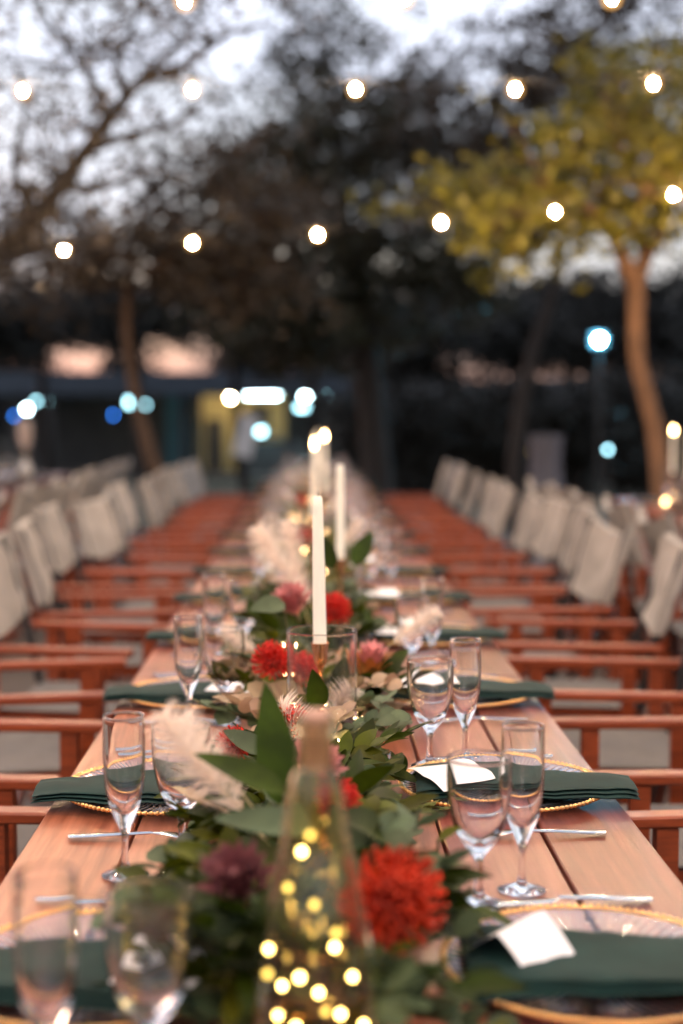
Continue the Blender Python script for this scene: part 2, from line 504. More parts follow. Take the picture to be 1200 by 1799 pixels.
n = nsx*nsy
for j in range(nsy-1):
    for i in range(nsx-1):
        a = j*nsx+i; q = (a,a+1,a+nsx+1,a+nsx); mb.f.append(q); mb.f.append(tuple(k+n for k in q[::-1]))
SEAT = mb.mesh('seat','seat_canvas')
BACKS = [canvas_panel('backrest', 0.49, 0.690-0.022*(k%3), 0.938, 0.266-0.006*(k%3), 0.342, 'canvas', 0.031, 0.012+0.022*(k%3), k+1, nx=13, nz=9, hem=0.8+0.9*((k+1)%3)) for k in range(6)]
protos = [make_chair(k) for k in range(6)]
used = [False]*6
def place_chair(x, y, face, label, group):
    k = random.randrange(6)
    if not used[k]: used[k] = True; c = protos[k]
    else: c = tree_copy(protos[k])
    c.location = (x, y, 0.024 if (abs(x) < 3.6 and 1.9 < y < 6.6 and x > -1.5) else 0.0)
    c.rotation_euler = (0,0,(0 if face > 0 else PI) + random.gauss(0,0.10))
    tag(c, label, 'chair', group)
SP = 0.755
ORD = ['first','second','third','fourth','fifth','sixth','seventh','eighth','ninth','tenth','eleventh','twelfth','thirteenth']
rowdesc = ['beside the bottle','between bottle and cylinder','level with the cylinder']+['%s past the cylinder' % o for o in ORD]
SIDE = {1:'curved-trunk side', -1:'pavilion side'}
for s in (1,-1):
    for k in range(0,15):
        y = 1.52 + k*SP
        x = TX + s*(0.45+0.325) + random.uniform(-0.012,0.012)
        lab = 'wooden chair with canvas back at the flower-lined table, %s, %s' % (SIDE[s], rowdesc[k])
        place_chair(x+random.uniform(-.03,.06)*s, y+random.uniform(-.035,.035), s, lab, 'canvas chairs along the flower-lined table, %s' % SIDE[s])
for cx, y0, nm, ny in ((LX, 7.3, 'leaning', 8), (RX, 3.6, 'curved', 8)):
    for s in (1,-1):
        for k in range(ny):
            if cx > 0 and s > 0 and k < 5: continue
            if cx < 0 and s < 0 and k < 4: continue
            y = y0 + k*SP
            place_chair(cx + s*0.78, y+random.uniform(-.03,.03), s,
                        '%s canvas-backed chair from the %s trunk, %s side of that table row' % (ORD[ny-1-k], nm, 'flower-table' if s*cx < 0 else 'outer'),
                        'canvas chairs at the row by the %s trunk' % nm)
for k in range(6):
    if not used[k]:
        for ch in list(protos[k].children): bpy.data.objects.remove(ch)
        bpy.data.objects.remove(protos[k])

# ------------------------------------------------------------------ tableware meshes
def glassmesh(name, outer, inner, n=32):
    prof = spl2(outer, 4)[:-1] + spl2(inner, 4)
    prof[0] = (0, prof[0][1]); prof[-1] = (0, prof[-1][1])
    return MB().lathe(prof, n).mesh(name, 'clear_glass')
FLUTE = glassmesh('champagne_flute',
    [(0,0),(0.015,0),(0.0295,0.0005),(0.030,0.002),(0.018,0.0055),(0.008,0.010),(0.0048,0.018),(0.0042,0.035),(0.0046,0.052),(0.0075,0.064),(0.0135,0.078),(0.0205,0.097),(0.0262,0.125),(0.0280,0.165),(0.0272,0.2120),(0.0274,0.2142),(0.0270,0.2152),(0.0264,0.2155)],
    [(0.0264,0.2155),(0.0258,0.2152),(0.0255,0.2142),(0.0257,0.2120),(0.0260,0.165),(0.0238,0.128),(0.0172,0.104),(0.0098,0.092),(0.004,0.087),(0,0.086)])
GOBLET = glassmesh('wine_glass',
    [(0,0),(0.015,0),(0.0315,0.0005),(0.032,0.002),(0.02,0.006),(0.009,0.012),(0.0056,0.022),(0.005,0.040),(0.0058,0.056),(0.011,0.066),(0.0215,0.079),(0.0315,0.100),(0.0385,0.130),(0.0408,0.155),(0.0402,0.1840),(0.0404,0.1862),(0.0400,0.1872),(0.0394,0.1875)],
    [(0.0394,0.1875),(0.0388,0.1872),(0.0385,0.1862),(0.0387,0.1840),(0.0386,0.155),(0.0360,0.132),(0.0284,0.105),(0.0175,0.089),(0.008,0.081),(0,0.079)])
# glass charger with ribs + beaded rim
RIB = lambda r, a, z: 0.0009*math.sin(a*72) if 0.085 < r < 0.158 else 0
cp = [(0,0.002),(0.06,0.002),(0.088,0.002),(0.100,0.004),(0.130,0.009),(0.157,0.0135),(0.162,0.0142),(0.162,0.0172),(0.157,0.0165),(0.130,0.0125),(0.100,0.0075),(0.088,0.006),(0.06,0.006),(0,0.006)]
CHARGER = MB().lathe(cp, 288, RIB).mesh('plate','plate_glass')
mb = MB().lathe([(0.1615,0.0135),(0.1655,0.0150),(0.1655,0.0172),(0.1625,0.0182),(0.1605,0.0172),(0.1615,0.0135)], 96)
for k in range(118):
    a = 2*PI*k/118
    mb.ball((0.1655*math.cos(a),0.1655*math.sin(a),0.0172),0.0036,6,4)
BEADS = mb.mesh('beaded_rim','gold')
# napkin (folded cloth), long axis local x (outwards), several variants
def napkin_mesh(seed):
    mb = MB(); nxx, nc = 22, 20
    rs = random.Random(seed); rs0 = rs.random()
    L = 0.345; ph = rs.random()*9
    for layer in range(3):
        base = len(mb.v); th = 0.0024
        for i in range(nxx):
            u = i/(nxx-1); x = -0.155 + L*u
            w = 0.076 - 0.006*layer + 0.008*math.sin(u*3+ph) - 0.02*(u-0.5)*rs.choice((1,1))
            zc = 0.0220 + layer*0.0050 + 0.002*math.sin(u*5+ph)
            zc -= (0.004+0.008*rs0)*max(0,(u-0.88)/0.12)**1.6 + 0.006*max(0,(0.1-u)/0.1)
            yo = 0.012*math.sin(u*2.2+ph) + 0.003*layer*math.sin(u*6+ph*2)
            for k in range(nc):
                a = 2*PI*k/nc
                ca, sa = math.cos(a), math.sin(a)
                yy = math.copysign(abs(ca)**0.45, ca)*w
                endt = min(1, min(u,1-u)*14+0.25)
                zz = math.copysign(abs(sa)**0.75, sa)*th*endt*(1+0.5*max(0,-ca)*(1-layer))
                wr = 0.0050*noise.noise((x*12+seed, yy*26+x*9, seed)) + 0.0018*noise.noise((x*46+seed, yy*16, 4))
                mb.v.append((x, yy+yo, zc+zz+wr))
        for i in range(nxx-1):
            for k in range(nc):
                mb.f.append((base+i*nc+k, base+i*nc+(k+1)%nc, base+(i+1)*nc+(k+1)%nc, base+(i+1)*nc+k))
        mb.f.append(tuple(base+k for k in range(nc-1,-1,-1)))
        mb.f.append(tuple(base+(nxx-1)*nc+k for k in range(nc)))
    return mb.mesh('napkin','napkin')
NAPKINS = [napkin_mesh(k*3+1) for k in range(5)]
# folded paper card: slightly curled tent
def card_mesh(w, d, ang, curl):
    mb = MB(); n = 7
    for s in (0, 1):
        off = 0.0006*s
        for side in (-1, 1):
            for i in range(n):
                t = i/(n-1)
                y = side*d*t*math.cos(ang); z = d*math.sin(ang)*(1-t) + curl*math.sin(PI*t) - off
                mb.v.append((-w/2, y, z)); mb.v.append((w/2, y, z))
    for b in range(4):
        for i in range(n-1):
            a = b*2*n+i*2; mb.f.append((a,a+1,a+3,a+2))
    return mb.mesh('place_card','paper')
CARD = card_mesh(0.075, 0.055, R(38), 0.003)
FLATCARD = card_mesh(0.10, 0.075, R(4), 0.004)
def strip(mb, pts, n=8, th=0.0022):
    """pts: (x, halfwidth, z) -> solid bar with rounded section"""
    base = len(mb.v)
    for x, w, z in pts:
        for k in range(n):
            a = 2*PI*k/n
            mb.v.append((x, w*math.cos(a), z+th/2*math.sin(a)*(1 if w > th else w/th+0.2)))
    m = len(pts)
    for i in range(m-1):
        for k in range(n): mb.f.append((base+i*n+k, base+i*n+(k+1)%n, base+(i+1)*n+(k+1)%n, base+(i+1)*n+k))
    mb.f.append(tuple(base+k for k in range(n-1,-1,-1))); mb.f.append(tuple(base+(m-1)*n+k for k in range(n)))
HANDLE = [(0.10,0.004,0.004),(0.098,0.0085,0.004),(0.07,0.009,0.005),(0.03,0.0065,0.007),(0,0.0038,0.008),(-0.02,0.0032,0.009)]
mb = MB(); strip(mb, HANDLE, 10, 0.004); K_HANDLE = mb.mesh('handle','steel')
mb = MB(); strip(mb, [(-0.02,0.0034,0.009),(-0.035,0.008,0.0085),(-0.055,0.012,0.006),(-0.068,0.0125,0.005)], 10, 0.0022); F_HEAD = mb.mesh('neck','steel')
F_TINE = []
for q in (-1.5,-0.5,0.5,1.5):
    mb = MB(); strip(mb, [(-0.068,0.0024,0.005),(-0.085,0.0022,0.0045),(-0.112,0.0012,0.010)], 6, 0.0022)
    mb.v = [(x,y+q*0.0064,z) for x,y,z in mb.v]; F_TINE.append(mb.mesh('tine','steel'))
mb = MB(); strip(mb, [(-0.02,0.004,0.007),(-0.03,0.0085,0.005),(-0.07,0.0105,0.0035),(-0.105,0.009,0.003),(-0.122,0.003,0.003)], 8, 0.0014); BLADE = mb.mesh('blade','steel')
mb = MB(); strip(mb, [(-0.02,0.0035,0.009),(-0.035,0.011,0.007),(-0.055,0.019,0.004),(-0.075,0.0205,0.0035),(-0.09,0.015,0.005),(-0.1,0.005,0.007)], 12, 0.003); BOWL = mb.mesh('bowl','steel')
def cutlery(kind, x, y, s, label, group, jr=0.06):
    t = thing(kind, label, 'cutlery', (x, y, TOP+0.0006), (0,0,(0 if s > 0 else PI)+random.uniform(-jr,jr)), group)
    obj('handle', K_HANDLE, t)
    if kind == 'fork':
        obj('neck', F_HEAD, t)
        for f in F_TINE: obj('tine', f, t)
    elif kind == 'knife': obj('blade', BLADE, t)
    else: obj('bowl', BOWL, t)
GLASSPOS = []
def setting(cx, s, y, desc, flute=None, goblet=None, card='flat', full=True, rot=0.0):
    """s=+1: diner at +x. cx: table centre"""
    px = cx + s*0.27
    ch = thing('charger_plate', 'ribbed glass charger with gold beaded rim, '+desc, 'plate', (px, y, TOP+0.0005), (0,0,random.random()*6), 'glass charger plates')
    obj('plate', CHARGER, ch); obj('beaded_rim', BEADS, ch)
    tag(obj('napkin', random.choice(NAPKINS), None, (px+s*0.012, y-0.034+random.uniform(-.008,.008), TOP+0.0005), (0,0,(0 if s>0 else PI)+rot+random.uniform(-.06,.06))),
        'dark green folded napkin across the glass plate, '+desc, 'napkin', 'dark green napkins')
    if card == 'flat':
        tag(obj('menu_card', FLATCARD, None, (px-s*0.085, y-0.034, TOP+0.0365), (0,0,random.uniform(-.5,.5))), 'white folded paper card resting on the green napkin, '+desc, 'card', 'white paper cards')
    if full:
        cutlery('fork', px+s*0.02, y-0.235, s, 'steel fork lying beside the plate, '+desc, 'steel forks')
        cutlery('knife', px+s*0.02, y+0.222, s, 'steel knife lying beside the plate, '+desc, 'steel knives')
        if random.random() < 0.6:
            cutlery('spoon', px+s*0.035, y+0.262, s, 'steel spoon lying beside the knife, '+desc, 'steel spoons')
    for pos, me, nm, lb in ((flute, FLUTE, 'champagne_flute', 'slim clear champagne flute, '), (goblet, GOBLET, 'wine_glass', 'rounded clear wine glass, ')):
        if pos is None: continue
        tag(obj(nm, me, None, (pos[0], pos[1], TOP+0.0004), (0,0,random.random()*6)), lb+desc, 'glass', nm.replace('_',' ')+'s set along the tables')
        GLASSPOS.append((pos[0], pos[1]))
FL = {(1,0):(0.245,1.215),(1,1):(0.272,1.79),(1,2):(0.272,2.47),(1,3):(0.290,3.36),(-1,0):(-0.232,1.22),(-1,1):(-0.247,1.86),(-1,2):(-0.238,2.75),(-1,3):(-0.235,3.45)}
GB = {(1,0):(0.20,1.10),(1,1):(0.210,1.74),(1,2):(0.207,2.43),(1,3):(0.235,3.25),(-1,0):(-0.145,1.25),(-1,1):(-0.178,1.93),(-1,2):(-0.170,2.78),(-1,3):(-0.165,3.55)}
for s in (1,-1):
    for k in range(0,15):
        y = 1.50 + k*SP
        d = rowdesc[k] + ', ' + SIDE[s]
        key = (s,k)
        if key in FL: f, gq = FL[key], GB[key]
        else:
            f = (TX+s*(0.225+random.uniform(-.02,.02)), y+0.21-0.02+random.uniform(-.06,.06)); gq = (f[0]-s*0.075, f[1]+random.uniform(-.06,.03))
        if key == (1,0): f = gq = None
        setting(TX, s, y + (0.015 if k == 0 else 0), d, f, gq, 'flat' if key not in ((1,0),(-1,1)) else None, full=(k < 9))
tag(obj('place_card', CARD, None, (0.228,1.50,TOP+0.033), (R(4),R(-6),R(40))), 'white tent-folded paper card leaning at the corner of the green napkin beside the bottle', 'card')
# side table settings
for cx, y0, nm in ((LX,7.4,'row by the leaning trunk'),(RX,3.8,'row by the curved trunk')):
    for s in (1,-1):
        for k in range(8):
            y = y0+k*SP
            d = 'on the %s' % nm
            f = (cx+s*0.2, y+0.18+random.uniform(-.05,.05)); gq = (f[0]-s*0.075, f[1]-0.03)
            setting(cx, s, y, d, f, gq, None, full=False)

# ------------------------------------------------------------------ candles
HC = Vector((0.020, 2.50))
hp = [(0,0),(0.061,0),(0.0625,0.002),(0.0625,0.003),(0.0625,0.006),(0.0625,0.224),(0.0625,0.2275),(0.0621,0.2288),(0.0612,0.2293),(0.0603,0.2288),(0.0599,0.2275),(0.0599,0.224),(0.0599,0.009),(0.0599,0.0065),(0.059,0.0055),(0.05,0.0052),(0,0.005)]
HURR = MB().lathe(hp, 64).mesh('hurricane_glass','hurricane_glass')
STICK_B = MB().lathe(spl2([(0,0),(0.034,0),(0.036,0.004),(0.02,0.009),(0.007,0.016),(0.0045,0.03)],3)+[(0,0.03)],32).mesh('base','copper')
STICK_S = MB().lathe([(0,0.028),(0.004,0.029),(0.0036,0.09),(0.006,0.098),(0.0036,0.106),(0.0036,0.15),(0.007,0.158),(0,0.16)],20).mesh('stem','copper')
STICK_C = MB().lathe(spl2([(0,0.155),(0.007,0.157),(0.0125,0.172),(0.0145,0.198),(0.016,0.2)],3)+[(0.014,0.1995),(0.0125,0.185),(0,0.185)],28).mesh('cup','copper')
CANDLE = MB().lathe([(0,0.186),(0.0118,0.186),(0.0116,0.25),(0.0108,0.34),(0.0092,0.44),(0.0084,0.457),(0.006,0.4605),(0.0025,0.459),(0,0.459)],24).mesh('wax','wax')
WICK = MB().tube([(0,0,0.458),(0.0005,0,0.464),(0.0012,0,0.469)],[0.0009,0.0009,0.0006],6).mesh('wick','wick')
FLAME = MB().lathe(spl2([(0,0.462),(0.0045,0.468),(0.0062,0.476),(0.0045,0.488),(0.0018,0.498),(0,0.505)],3),12).mesh('flame','flame_glow')
def candle(x, y, lit, lab, hurricane=True, ang=0.0, h=1.0):
    z = TOP + 0.0004
    if hurricane:
        tag(obj('hurricane_glass', HURR, None, (x,y,z)), 'glass cylinder round the '+lab, 'glass cylinder', 'glass cylinders round the candles')
        z += 0.0055
    st = thing('candlestick', 'copper candlestick under the '+lab, 'candlestick', (x,y,z), (0,ang,0), 'copper candlesticks')
    obj('base', STICK_B, st); obj('stem', STICK_S, st); obj('cup', STICK_C, st)
    c = thing('taper_candle', lab, 'candle', (x,y,z), (0,ang,0), 'ivory taper candles')
    obj('wax', CANDLE, c); obj('wick', WICK, c)
    if lit: obj('flame', FLAME, c)
candle(HC.x, HC.y, False, 'unlit ivory taper candle in sharp focus, nearest the bottle', ang=R(-0.9))
candle(0.083, 3.92, False, 'unlit ivory taper candle past the pampas plume')
candle(0.016, 5.45, True, 'lit ivory taper candle, first burning one past the two unlit')
candle(0.070, 7.0, True, 'lit ivory taper candle, second burning one past the two unlit')
candle(0.03, 8.5, False, 'unlit ivory taper candle beyond the two burning ones')
candle(0.05, 10.0, False, 'unlit ivory taper candle at the far end of the long table')
candle(RX-0.19, 9.2, True, 'lit ivory taper candle on the table before the curved trunk', hurricane=False)
candle(RX-0.25, 8.6, False, 'unlit ivory taper candle on the table before the curved trunk', hurricane=False)
# votives
VRIB = lambda r, a, z: 0
vb = MB()
vprof = [(0,0),(0.026,0),(0.030,0.004),(0.033,0.03),(0.035,0.052),(0.0335,0.0525),(0.031,0.03),(0.028,0.006),(0,0.005)]
nv = 48; vv = []; 
for (r,z) in vprof:
    for k in range(nv):
        a = 2*PI*k/nv; rr = r*(1+0.035*math.sin(12*a)) if r > 0.025 else r
        vv.append((rr*math.cos(a), rr*math.sin(a), z))
ff = [(i*nv+k, i*nv+(k+1)%nv, (i+1)*nv+(k+1)%nv, (i+1)*nv+k) for i in range(len(vprof)-1) for k in range(nv)]
VOT = vb.add(vv, ff).mesh('cup','clear_glass')
VWAX = MB().lathe([(0,0.0065),(0.026,0.0065),(0.0275,0.022),(0.020,0.024),(0,0.0235)],24).mesh('wax','wax')
VFL = MB().lathe(spl2([(0,0.026),(0.003,0.029),(0.004,0.034),(0.0025,0.041),(0,0.047)],2),10).mesh('flame','flame_glow')
def votive(x, y, lab, z=TOP):
    t = thing('tea_light', lab, 'tea light', (x,y,z+0.0004), group='ribbed glass tea lights in the greenery')
    obj('cup', VOT, t); obj('wax', VWAX, t); obj('flame', VFL, t)
VOTS = [(0.098,2.32),(-0.12,3.02),(0.075,3.06),(0.118,3.15),(-0.03,4.35),(0.10,4.55),(-0.06,5.0),(0.12,6.1),(-0.05,6.6),(0.02,7.7),(0.1,9.1)]
for i,(x,y) in enumerate(VOTS):
    votive(x, y, 'glowing ribbed glass tea light against the foot of the glass cylinder' if i == 0 else 'glowing ribbed glass tea light among the greenery past the glass cylinder')
for i,(x,y) in enumerate([(RX-0.22,7.6),(RX-0.3,8.95),(RX-0.35,8.1),(RX-0.1,9.55)]): votive(x, y, 'glowing tea light on the table before the curved trunk')

# ------------------------------------------------------------------ bottle with fairy lights
BC = Vector((0.004, 1.235))
bo = spl2([(0,0.002),(0.03,0.0),(0.049,0.002),(0.0535,0.012),(0.0545,0.06),(0.0535,0.11),(0.047,0.165),(0.037,0.215),(0.0285,0.255),(0.0255,0.285),(0.0215,0.308),(0.0155,0.322),(0.0148,0.345),(0.0150,0.352),(0.0185,0.354),(0.0185,0.366),(0.017,0.368)],3)
bi = [(max(r-0.003,0), z) for r, z in spl2([(0.0175,0.368),(0.0175,0.34),(0.0180,0.324),(0.0225,0.308),(0.0258,0.285),(0.0285,0.255),(0.037,0.215),(0.047,0.165),(0.0532,0.11),(0.054,0.06),(0.051,0.014),(0.03,0.008),(0,0.008)],3)]
bt = thing('bottle', 'tall clear glass bottle filled with warm fairy lights amid the flowers', 'bottle', (BC.x,BC.y,TOP+0.0005))
obj('glass', MB().lathe(bo+bi, 48).mesh('glass','bottle_glass'), bt)
bt.scale = (1.04,1.04,0.95)
obj('cork', MB().lathe([(0,0.318),(0.0105,0.318),(0.0112,0.34),(0.0122,0.362),(0.0122,0.371),(0.0110,0.3725),(0,0.3725)],20).mesh('cork','cork'), bt)
fl = thing('fairy_lights', 'coil of tiny warm fairy lights inside the clear bottle', 'fairy lights', (BC.x,BC.y,TOP+0.0005))
wire = []; leds = []
for i in range(140):
    t = i/139
    z = 0.02+0.235*t
    rr = (0.036 if z < 0.12 else 0.036*max(0.3,(0.27-z)/0.15))
    a = t*34+0.8*math.sin(t*23)
    r = rr*(0.75+0.25*math.sin(t*51))
    wire.append((r*math.cos(a), r*math.sin(a), z))
obj('wire', MB().tube(wire,0.0004,5).mesh('wire','copper'), fl)
LED = MB().ball((0,0,0),0.0033,8,6).mesh('bulb','led_glow')
LEDD = MB().ball((0,0,0),0.0033,8,6).mesh('bulb','led_dim')
for px, py, dy in ((545,1468,-.01),(530,1497,.0),(505,1560,.01),(552,1590,-.012),(465,1668,.0),(588,1665,.02),(590,1640,-.02),(495,1733,.02),(527,1718,-.03),(560,1745,.0),(620,1717,.01),(598,1782,-.02),(488,1784,.01),(572,1778,.03),(470,1712,-.02),(520,1805,-.03),(640,1800,.01)):
    q = at(px,py,BC.y+dy)-Vector((BC.x,BC.y,TOP)); lim = 0.047 if q.z < 0.12 else max(0.008, 0.047-(q.z-0.12)*0.26)
    rr = math.hypot(q.x,q.y)
    if rr > lim: q.x *= lim/rr; q.y *= lim/rr
    obj('bulb', LEDD if py in (1468,1560,1590,1640,1712,1778) else LED, fl, q)
for i in range(3,30,9): obj('bulb', LED, fl, wire[i])

# ------------------------------------------------------------------ botanicals
def leaf_mesh(name, L, W, matname, tip=0.5, curl=0.15, fold=0.2, seg=6, round_=False):
    mb = MB()
    for i in range(seg+1):
        t = i/seg
        if round_: w = W*math.sqrt(max(0,1-(2*t-1)**2))*0.98+0.0008
        else: w = W*(math.sin(PI*t**(0.75))**(0.8 if tip < 0.6 else 0.6))*(1-0.15*t)+0.0008
        x = L*t; z = -curl*L*t*t + 0.15*L*t
        mb.v += [(x,-w,z+fold*w),(x,0,z),(x,w,z+fold*w)]
    for i in range(seg):
        for k in range(2): mb.f.append((i*3+k, i*3+k+1, i*3+k+4, i*3+k+3))
    return mb.mesh(name, matname)
LEAVES = {
 'ruscus': [leaf_mesh('leaf',0.075,0.016,'leaf_dark',curl=c,fold=f) for c,f in ((0.2,0.25),(0.45,0.15),(0.05,0.35))],
 'olive':  [leaf_mesh('leaf',0.058,0.015,'leaf_olive',curl=c,fold=f) for c,f in ((0.2,0.25),(0.5,0.2),(0.0,0.3))],
 'euc':    [leaf_mesh('leaf',0.045,0.020,'leaf_grey',curl=c,fold=f,round_=True) for c,f in ((0.1,0.15),(0.4,0.1),(-0.2,0.2))],
 'blush':  [leaf_mesh('leaf',0.042,0.021,'leaf_blush',curl=c,fold=f,round_=True) for c,f in ((0.1,0.15),(0.4,0.1),(-0.1,0.25))],
 'broad':  [leaf_mesh('leaf',0.115,0.026,'leaf_dark',curl=c,fold=f,seg=8) for c,f in ((0.12,0.3),(0.3,0.2))],
}
def clear_of(p, q, extra=0.0):
    for a in (p, (p+q)/2, q):
        if a.z < TOP+0.003: return False
        for c, r, h in ((HC,0.067,0.24),(BC,0.060,0.38)):
            if (a.x-c.x)**2+(a.y-c.y)**2 < (r+extra)**2 and a.z < TOP+h: return False
        for gx, gy in GLASSPOS[:30]:
            rr = 0.046
            if (a.x-gx)**2+(a.y-gy)**2 < rr*rr: return False
        for vx, vy in VOTS:
            if (a.x-vx)**2+(a.y-vy)**2 < 0.04**2 and a.z < TOP+0.065: return False
        for fc, fr in FLOWERS:
            if (a-fc).length < fr: return False
    return True
FLOWERS = [(at(690,1585,1.38),0.06),(at(690,1560,1.31),0.05),(at(690,1550,1.25),0.04),(at(425,1550,1.42),0.04),(at(425,1530,1.36),0.035),(at(478,1165,2.66),0.045),(at(590,1408,1.72),0.035),(at(508,1285,2.2),0.04)]
LEAFCOUNT = [0]
STUFF = None
def flush(label):
    global STUFF
    al = MB(); mi = []; mats = []
    for k, b in STUFF.items():
        al.add(b.v, b.f); mi += [len(mats)]*len(b.f); mats.append(M[k])
    me = al.mesh('garland_greenery', mats[0])
    for m in mats[1:]: me.materials.append(m)
    me.polygons.foreach_set('material_index', mi)
    tag(obj('garland_greenery', me), label, 'foliage', None, 'stuff')
    STUFF = None
def leaf_matrix(p, d, up, scale):
    x = d.normalized(); y = up.cross(x)
    y = y.normalized() if y.length > 1e-4 else Vector((0,1,0))
    z = x.cross(y)
    m = Matrix((x,y,z)).transposed().to_4x4() @ Matrix.Scale(scale,4)
    m.translation = p
    return m
def sprig(kind, base, direction, length, nleaf, label, group, size=1.0, arch=0.3, sep=True, cat='foliage'):
    """a cut branch: stem + leaves; world coordinates, stored relative to the base"""
    d = Vector(direction).normalized(); base = Vector(base)
    pts = []; p = base.copy(); k = 7
    for i in range(k+1):
        pts.append(p.copy())
        dd = (d + Vector((0,0,arch*(0.6-i/k)))).normalized()
        p = p + dd*length/k
        p.z = max(p.z, TOP+0.010)
    items = []
    for i in range(nleaf):
        t = (i+0.6)/nleaf
        f = t*k; j = min(int(f), k-1); q = pts[j].lerp(pts[j+1], f-j)
        tang = (pts[j+1]-pts[j]).normalized()
        side = tang.cross(Vector((0,0,1)))
        side = side.normalized() if side.length > 1e-3 else Vector((1,0,0))
        s = 1 if i % 2 else -1
        ld = (tang*random.uniform(0.3,0.9) + side*s*random.uniform(0.5,1.1) + Vector((0,0,random.uniform(-0.15,0.75)))).normalized()
        if i == nleaf-1: ld = tang
        up = (Vector((0,0,1)) + Vector((random.gauss(0,.45),random.gauss(0,.45),0))).normalized()
        sc = size*random.uniform(0.75,1.15)*(1.0-0.25*t)
        me = random.choice(LEAVES[kind])
        Lm = me.vertices[len(me.vertices)-2].co.x*sc
        if not clear_of(q, q+ld*Lm): continue
        items.append((me, leaf_matrix(q-base, ld, up, sc)))
    if len(items) < 2: return None
    if not all(clear_of(a, b) for a, b in zip(pts, pts[1:])):
        pts2 = [pts[0]]
        for a in pts[1:]:
            if clear_of(pts2[-1], a): pts2.append(a)
            else: break
        if len(pts2) < 3: return None
        zmax = len(pts2)
        items = [it for it in items if min((it[1].translation+base-a).length for a in pts2) < length/k]
        pts = pts2
        if len(items) < 2: return None
    stem = MB().tube([p-base for p in pts],[0.0018*(1-0.6*i/len(pts)) for i in range(len(pts))],5)
    if sep:
        t = thing('leaf_sprig', label, cat, base, group=group)
        obj('stem', stem.mesh('stem','stem'), t)
        for me, m in items: obj('leaf', me, t, mtx=m); LEAFCOUNT[0] += 1
        return t
    if STUFF is not None:
        for me, m in items:
            mm = Matrix.Translation(base) @ m
            STUFF.setdefault(me.materials[0].name, MB()).add([tuple(mm @ v.co) for v in me.vertices], [tuple(p.vertices) for p in me.polygons])
        STUFF.setdefault('stem', MB()).add([tuple(Vector(v)+base) for v in stem.v], stem.f)
        return None
    mbj = MB()
    for me, m in items:
        mbj.add([tuple(m @ v.co) for v in me.vertices], [tuple(p.vertices) for p in me.polygons])
    t = thing('leaf_sprig', label, cat, base, group=group)
    obj('stem', stem.mesh('stem','stem'), t)
    o = obj('foliage', mbj.mesh('foliage', me.materials[0]), t)
    return t
KL = {'ruscus':'dark green pointed-leaf sprig','olive':'olive green leafy sprig','euc':'grey-green round-leaved eucalyptus sprig','blush':'blush brown round-leaved sprig','broad':'large dark broad leaves'}
# hero sprigs
def hero(kind, px, py, Y, dpx, dpy, dY, length, n, label, size=1.0, arch=0.2):
    b = at(px,py,Y); e = at(dpx,dpy,Y+dY)
    sprig(kind, b, e-b, length, n, label, None, size, arch)
# single big leaves
def big_leaf(base, tip, up, wscale, matname, label):
    base = Vector(base); tip = Vector(tip); L = (tip-base).length
    me = leaf_mesh('leaf', L*0.98, L*0.2*wscale, matname, curl=0.1, fold=0.3, seg=10)
    m = leaf_matrix(Vector((0,0,0)), tip-base, Vector(up), 1.0)
    t = thing('broad_leaf', label, 'leaf', base)
    obj('leaf', me, t, mtx=m)
    obj('stem', MB().tube([(0,0,0),(0,0.005,-0.02),(0.004,0.01,-0.05)],0.0018,6).mesh('stem','stem'), t)
big_leaf(at(490,1415,1.62), at(462,1195,1.66), (0.35,-1,0.1), 0.85, 'leaf_dark', 'tall upright broad dark green leaf behind the bottle neck')
big_leaf(at(500,1395,1.55), at(338,1330,1.60), (0,-0.5,1), 0.8, 'leaf_dark', 'broad dark leaf pointing sideways across the cream plume')
big_leaf(at(545,1460,1.50), at(375,1445,1.55), (0,-0.6,1), 0.9, 'leaf_grey', 'broad pale silvery leaf lying behind the bottle')
big_leaf(at(470,1325,1.95), at(392,1285,2.0), (0,-0.8,0.7), 0.9, 'leaf_grey', 'pale grey-green leaf beside the red pins under the glass cylinder')
big_leaf(at(560,1245,2.40), at(547,1172,2.37), (0.2,-1,0.1), 1.2, 'leaf_dark', 'dark leaf upright before the copper candlestick')
big_leaf(at(500,1060,2.9), at(436,1075,2.85), (0,-0.8,0.6), 1.3, 'leaf_grey', 'wide grey-green leaf left standing beyond the cylinder rim')
big_leaf(at(690,1480,1.55), at(585,1440,1.5), (0,-0.6,1), 1.6, 'leaf_dark', 'broad shadowed leaf over the large red pincushion flower')
big_leaf(at(600,1560,1.36), at(622,1490,1.36), (0.0,-1,0.3), 1.7, 'leaf_grey', 'rounded silvery leaf touching the bottle and large red flower')
big_leaf(at(585,1000,3.3), at(560,935,3.3), (0.3,-1,0.3), 1.1, 'leaf_dark', 'dark leaf between the two unlit candles')
big_leaf(at(622,995,3.55), at(655,935,3.6), (-0.3,-1,0.2), 1.2, 'leaf_dark', 'dark pointed leaf beside the second unlit candle')
big_leaf(at(700,1420,1.75), at(775,1400,1.72), (0.1,-0.7,0.7), 0.8, 'leaf_olive', 'olive leaf over the white card by the wine glasses')
big_leaf(at(770,1475,1.66), at(815,1455,1.64), (0.1,-0.7,0.9), 1.0, 'leaf_olive', 'small olive leaf against the stem of a wine glass')
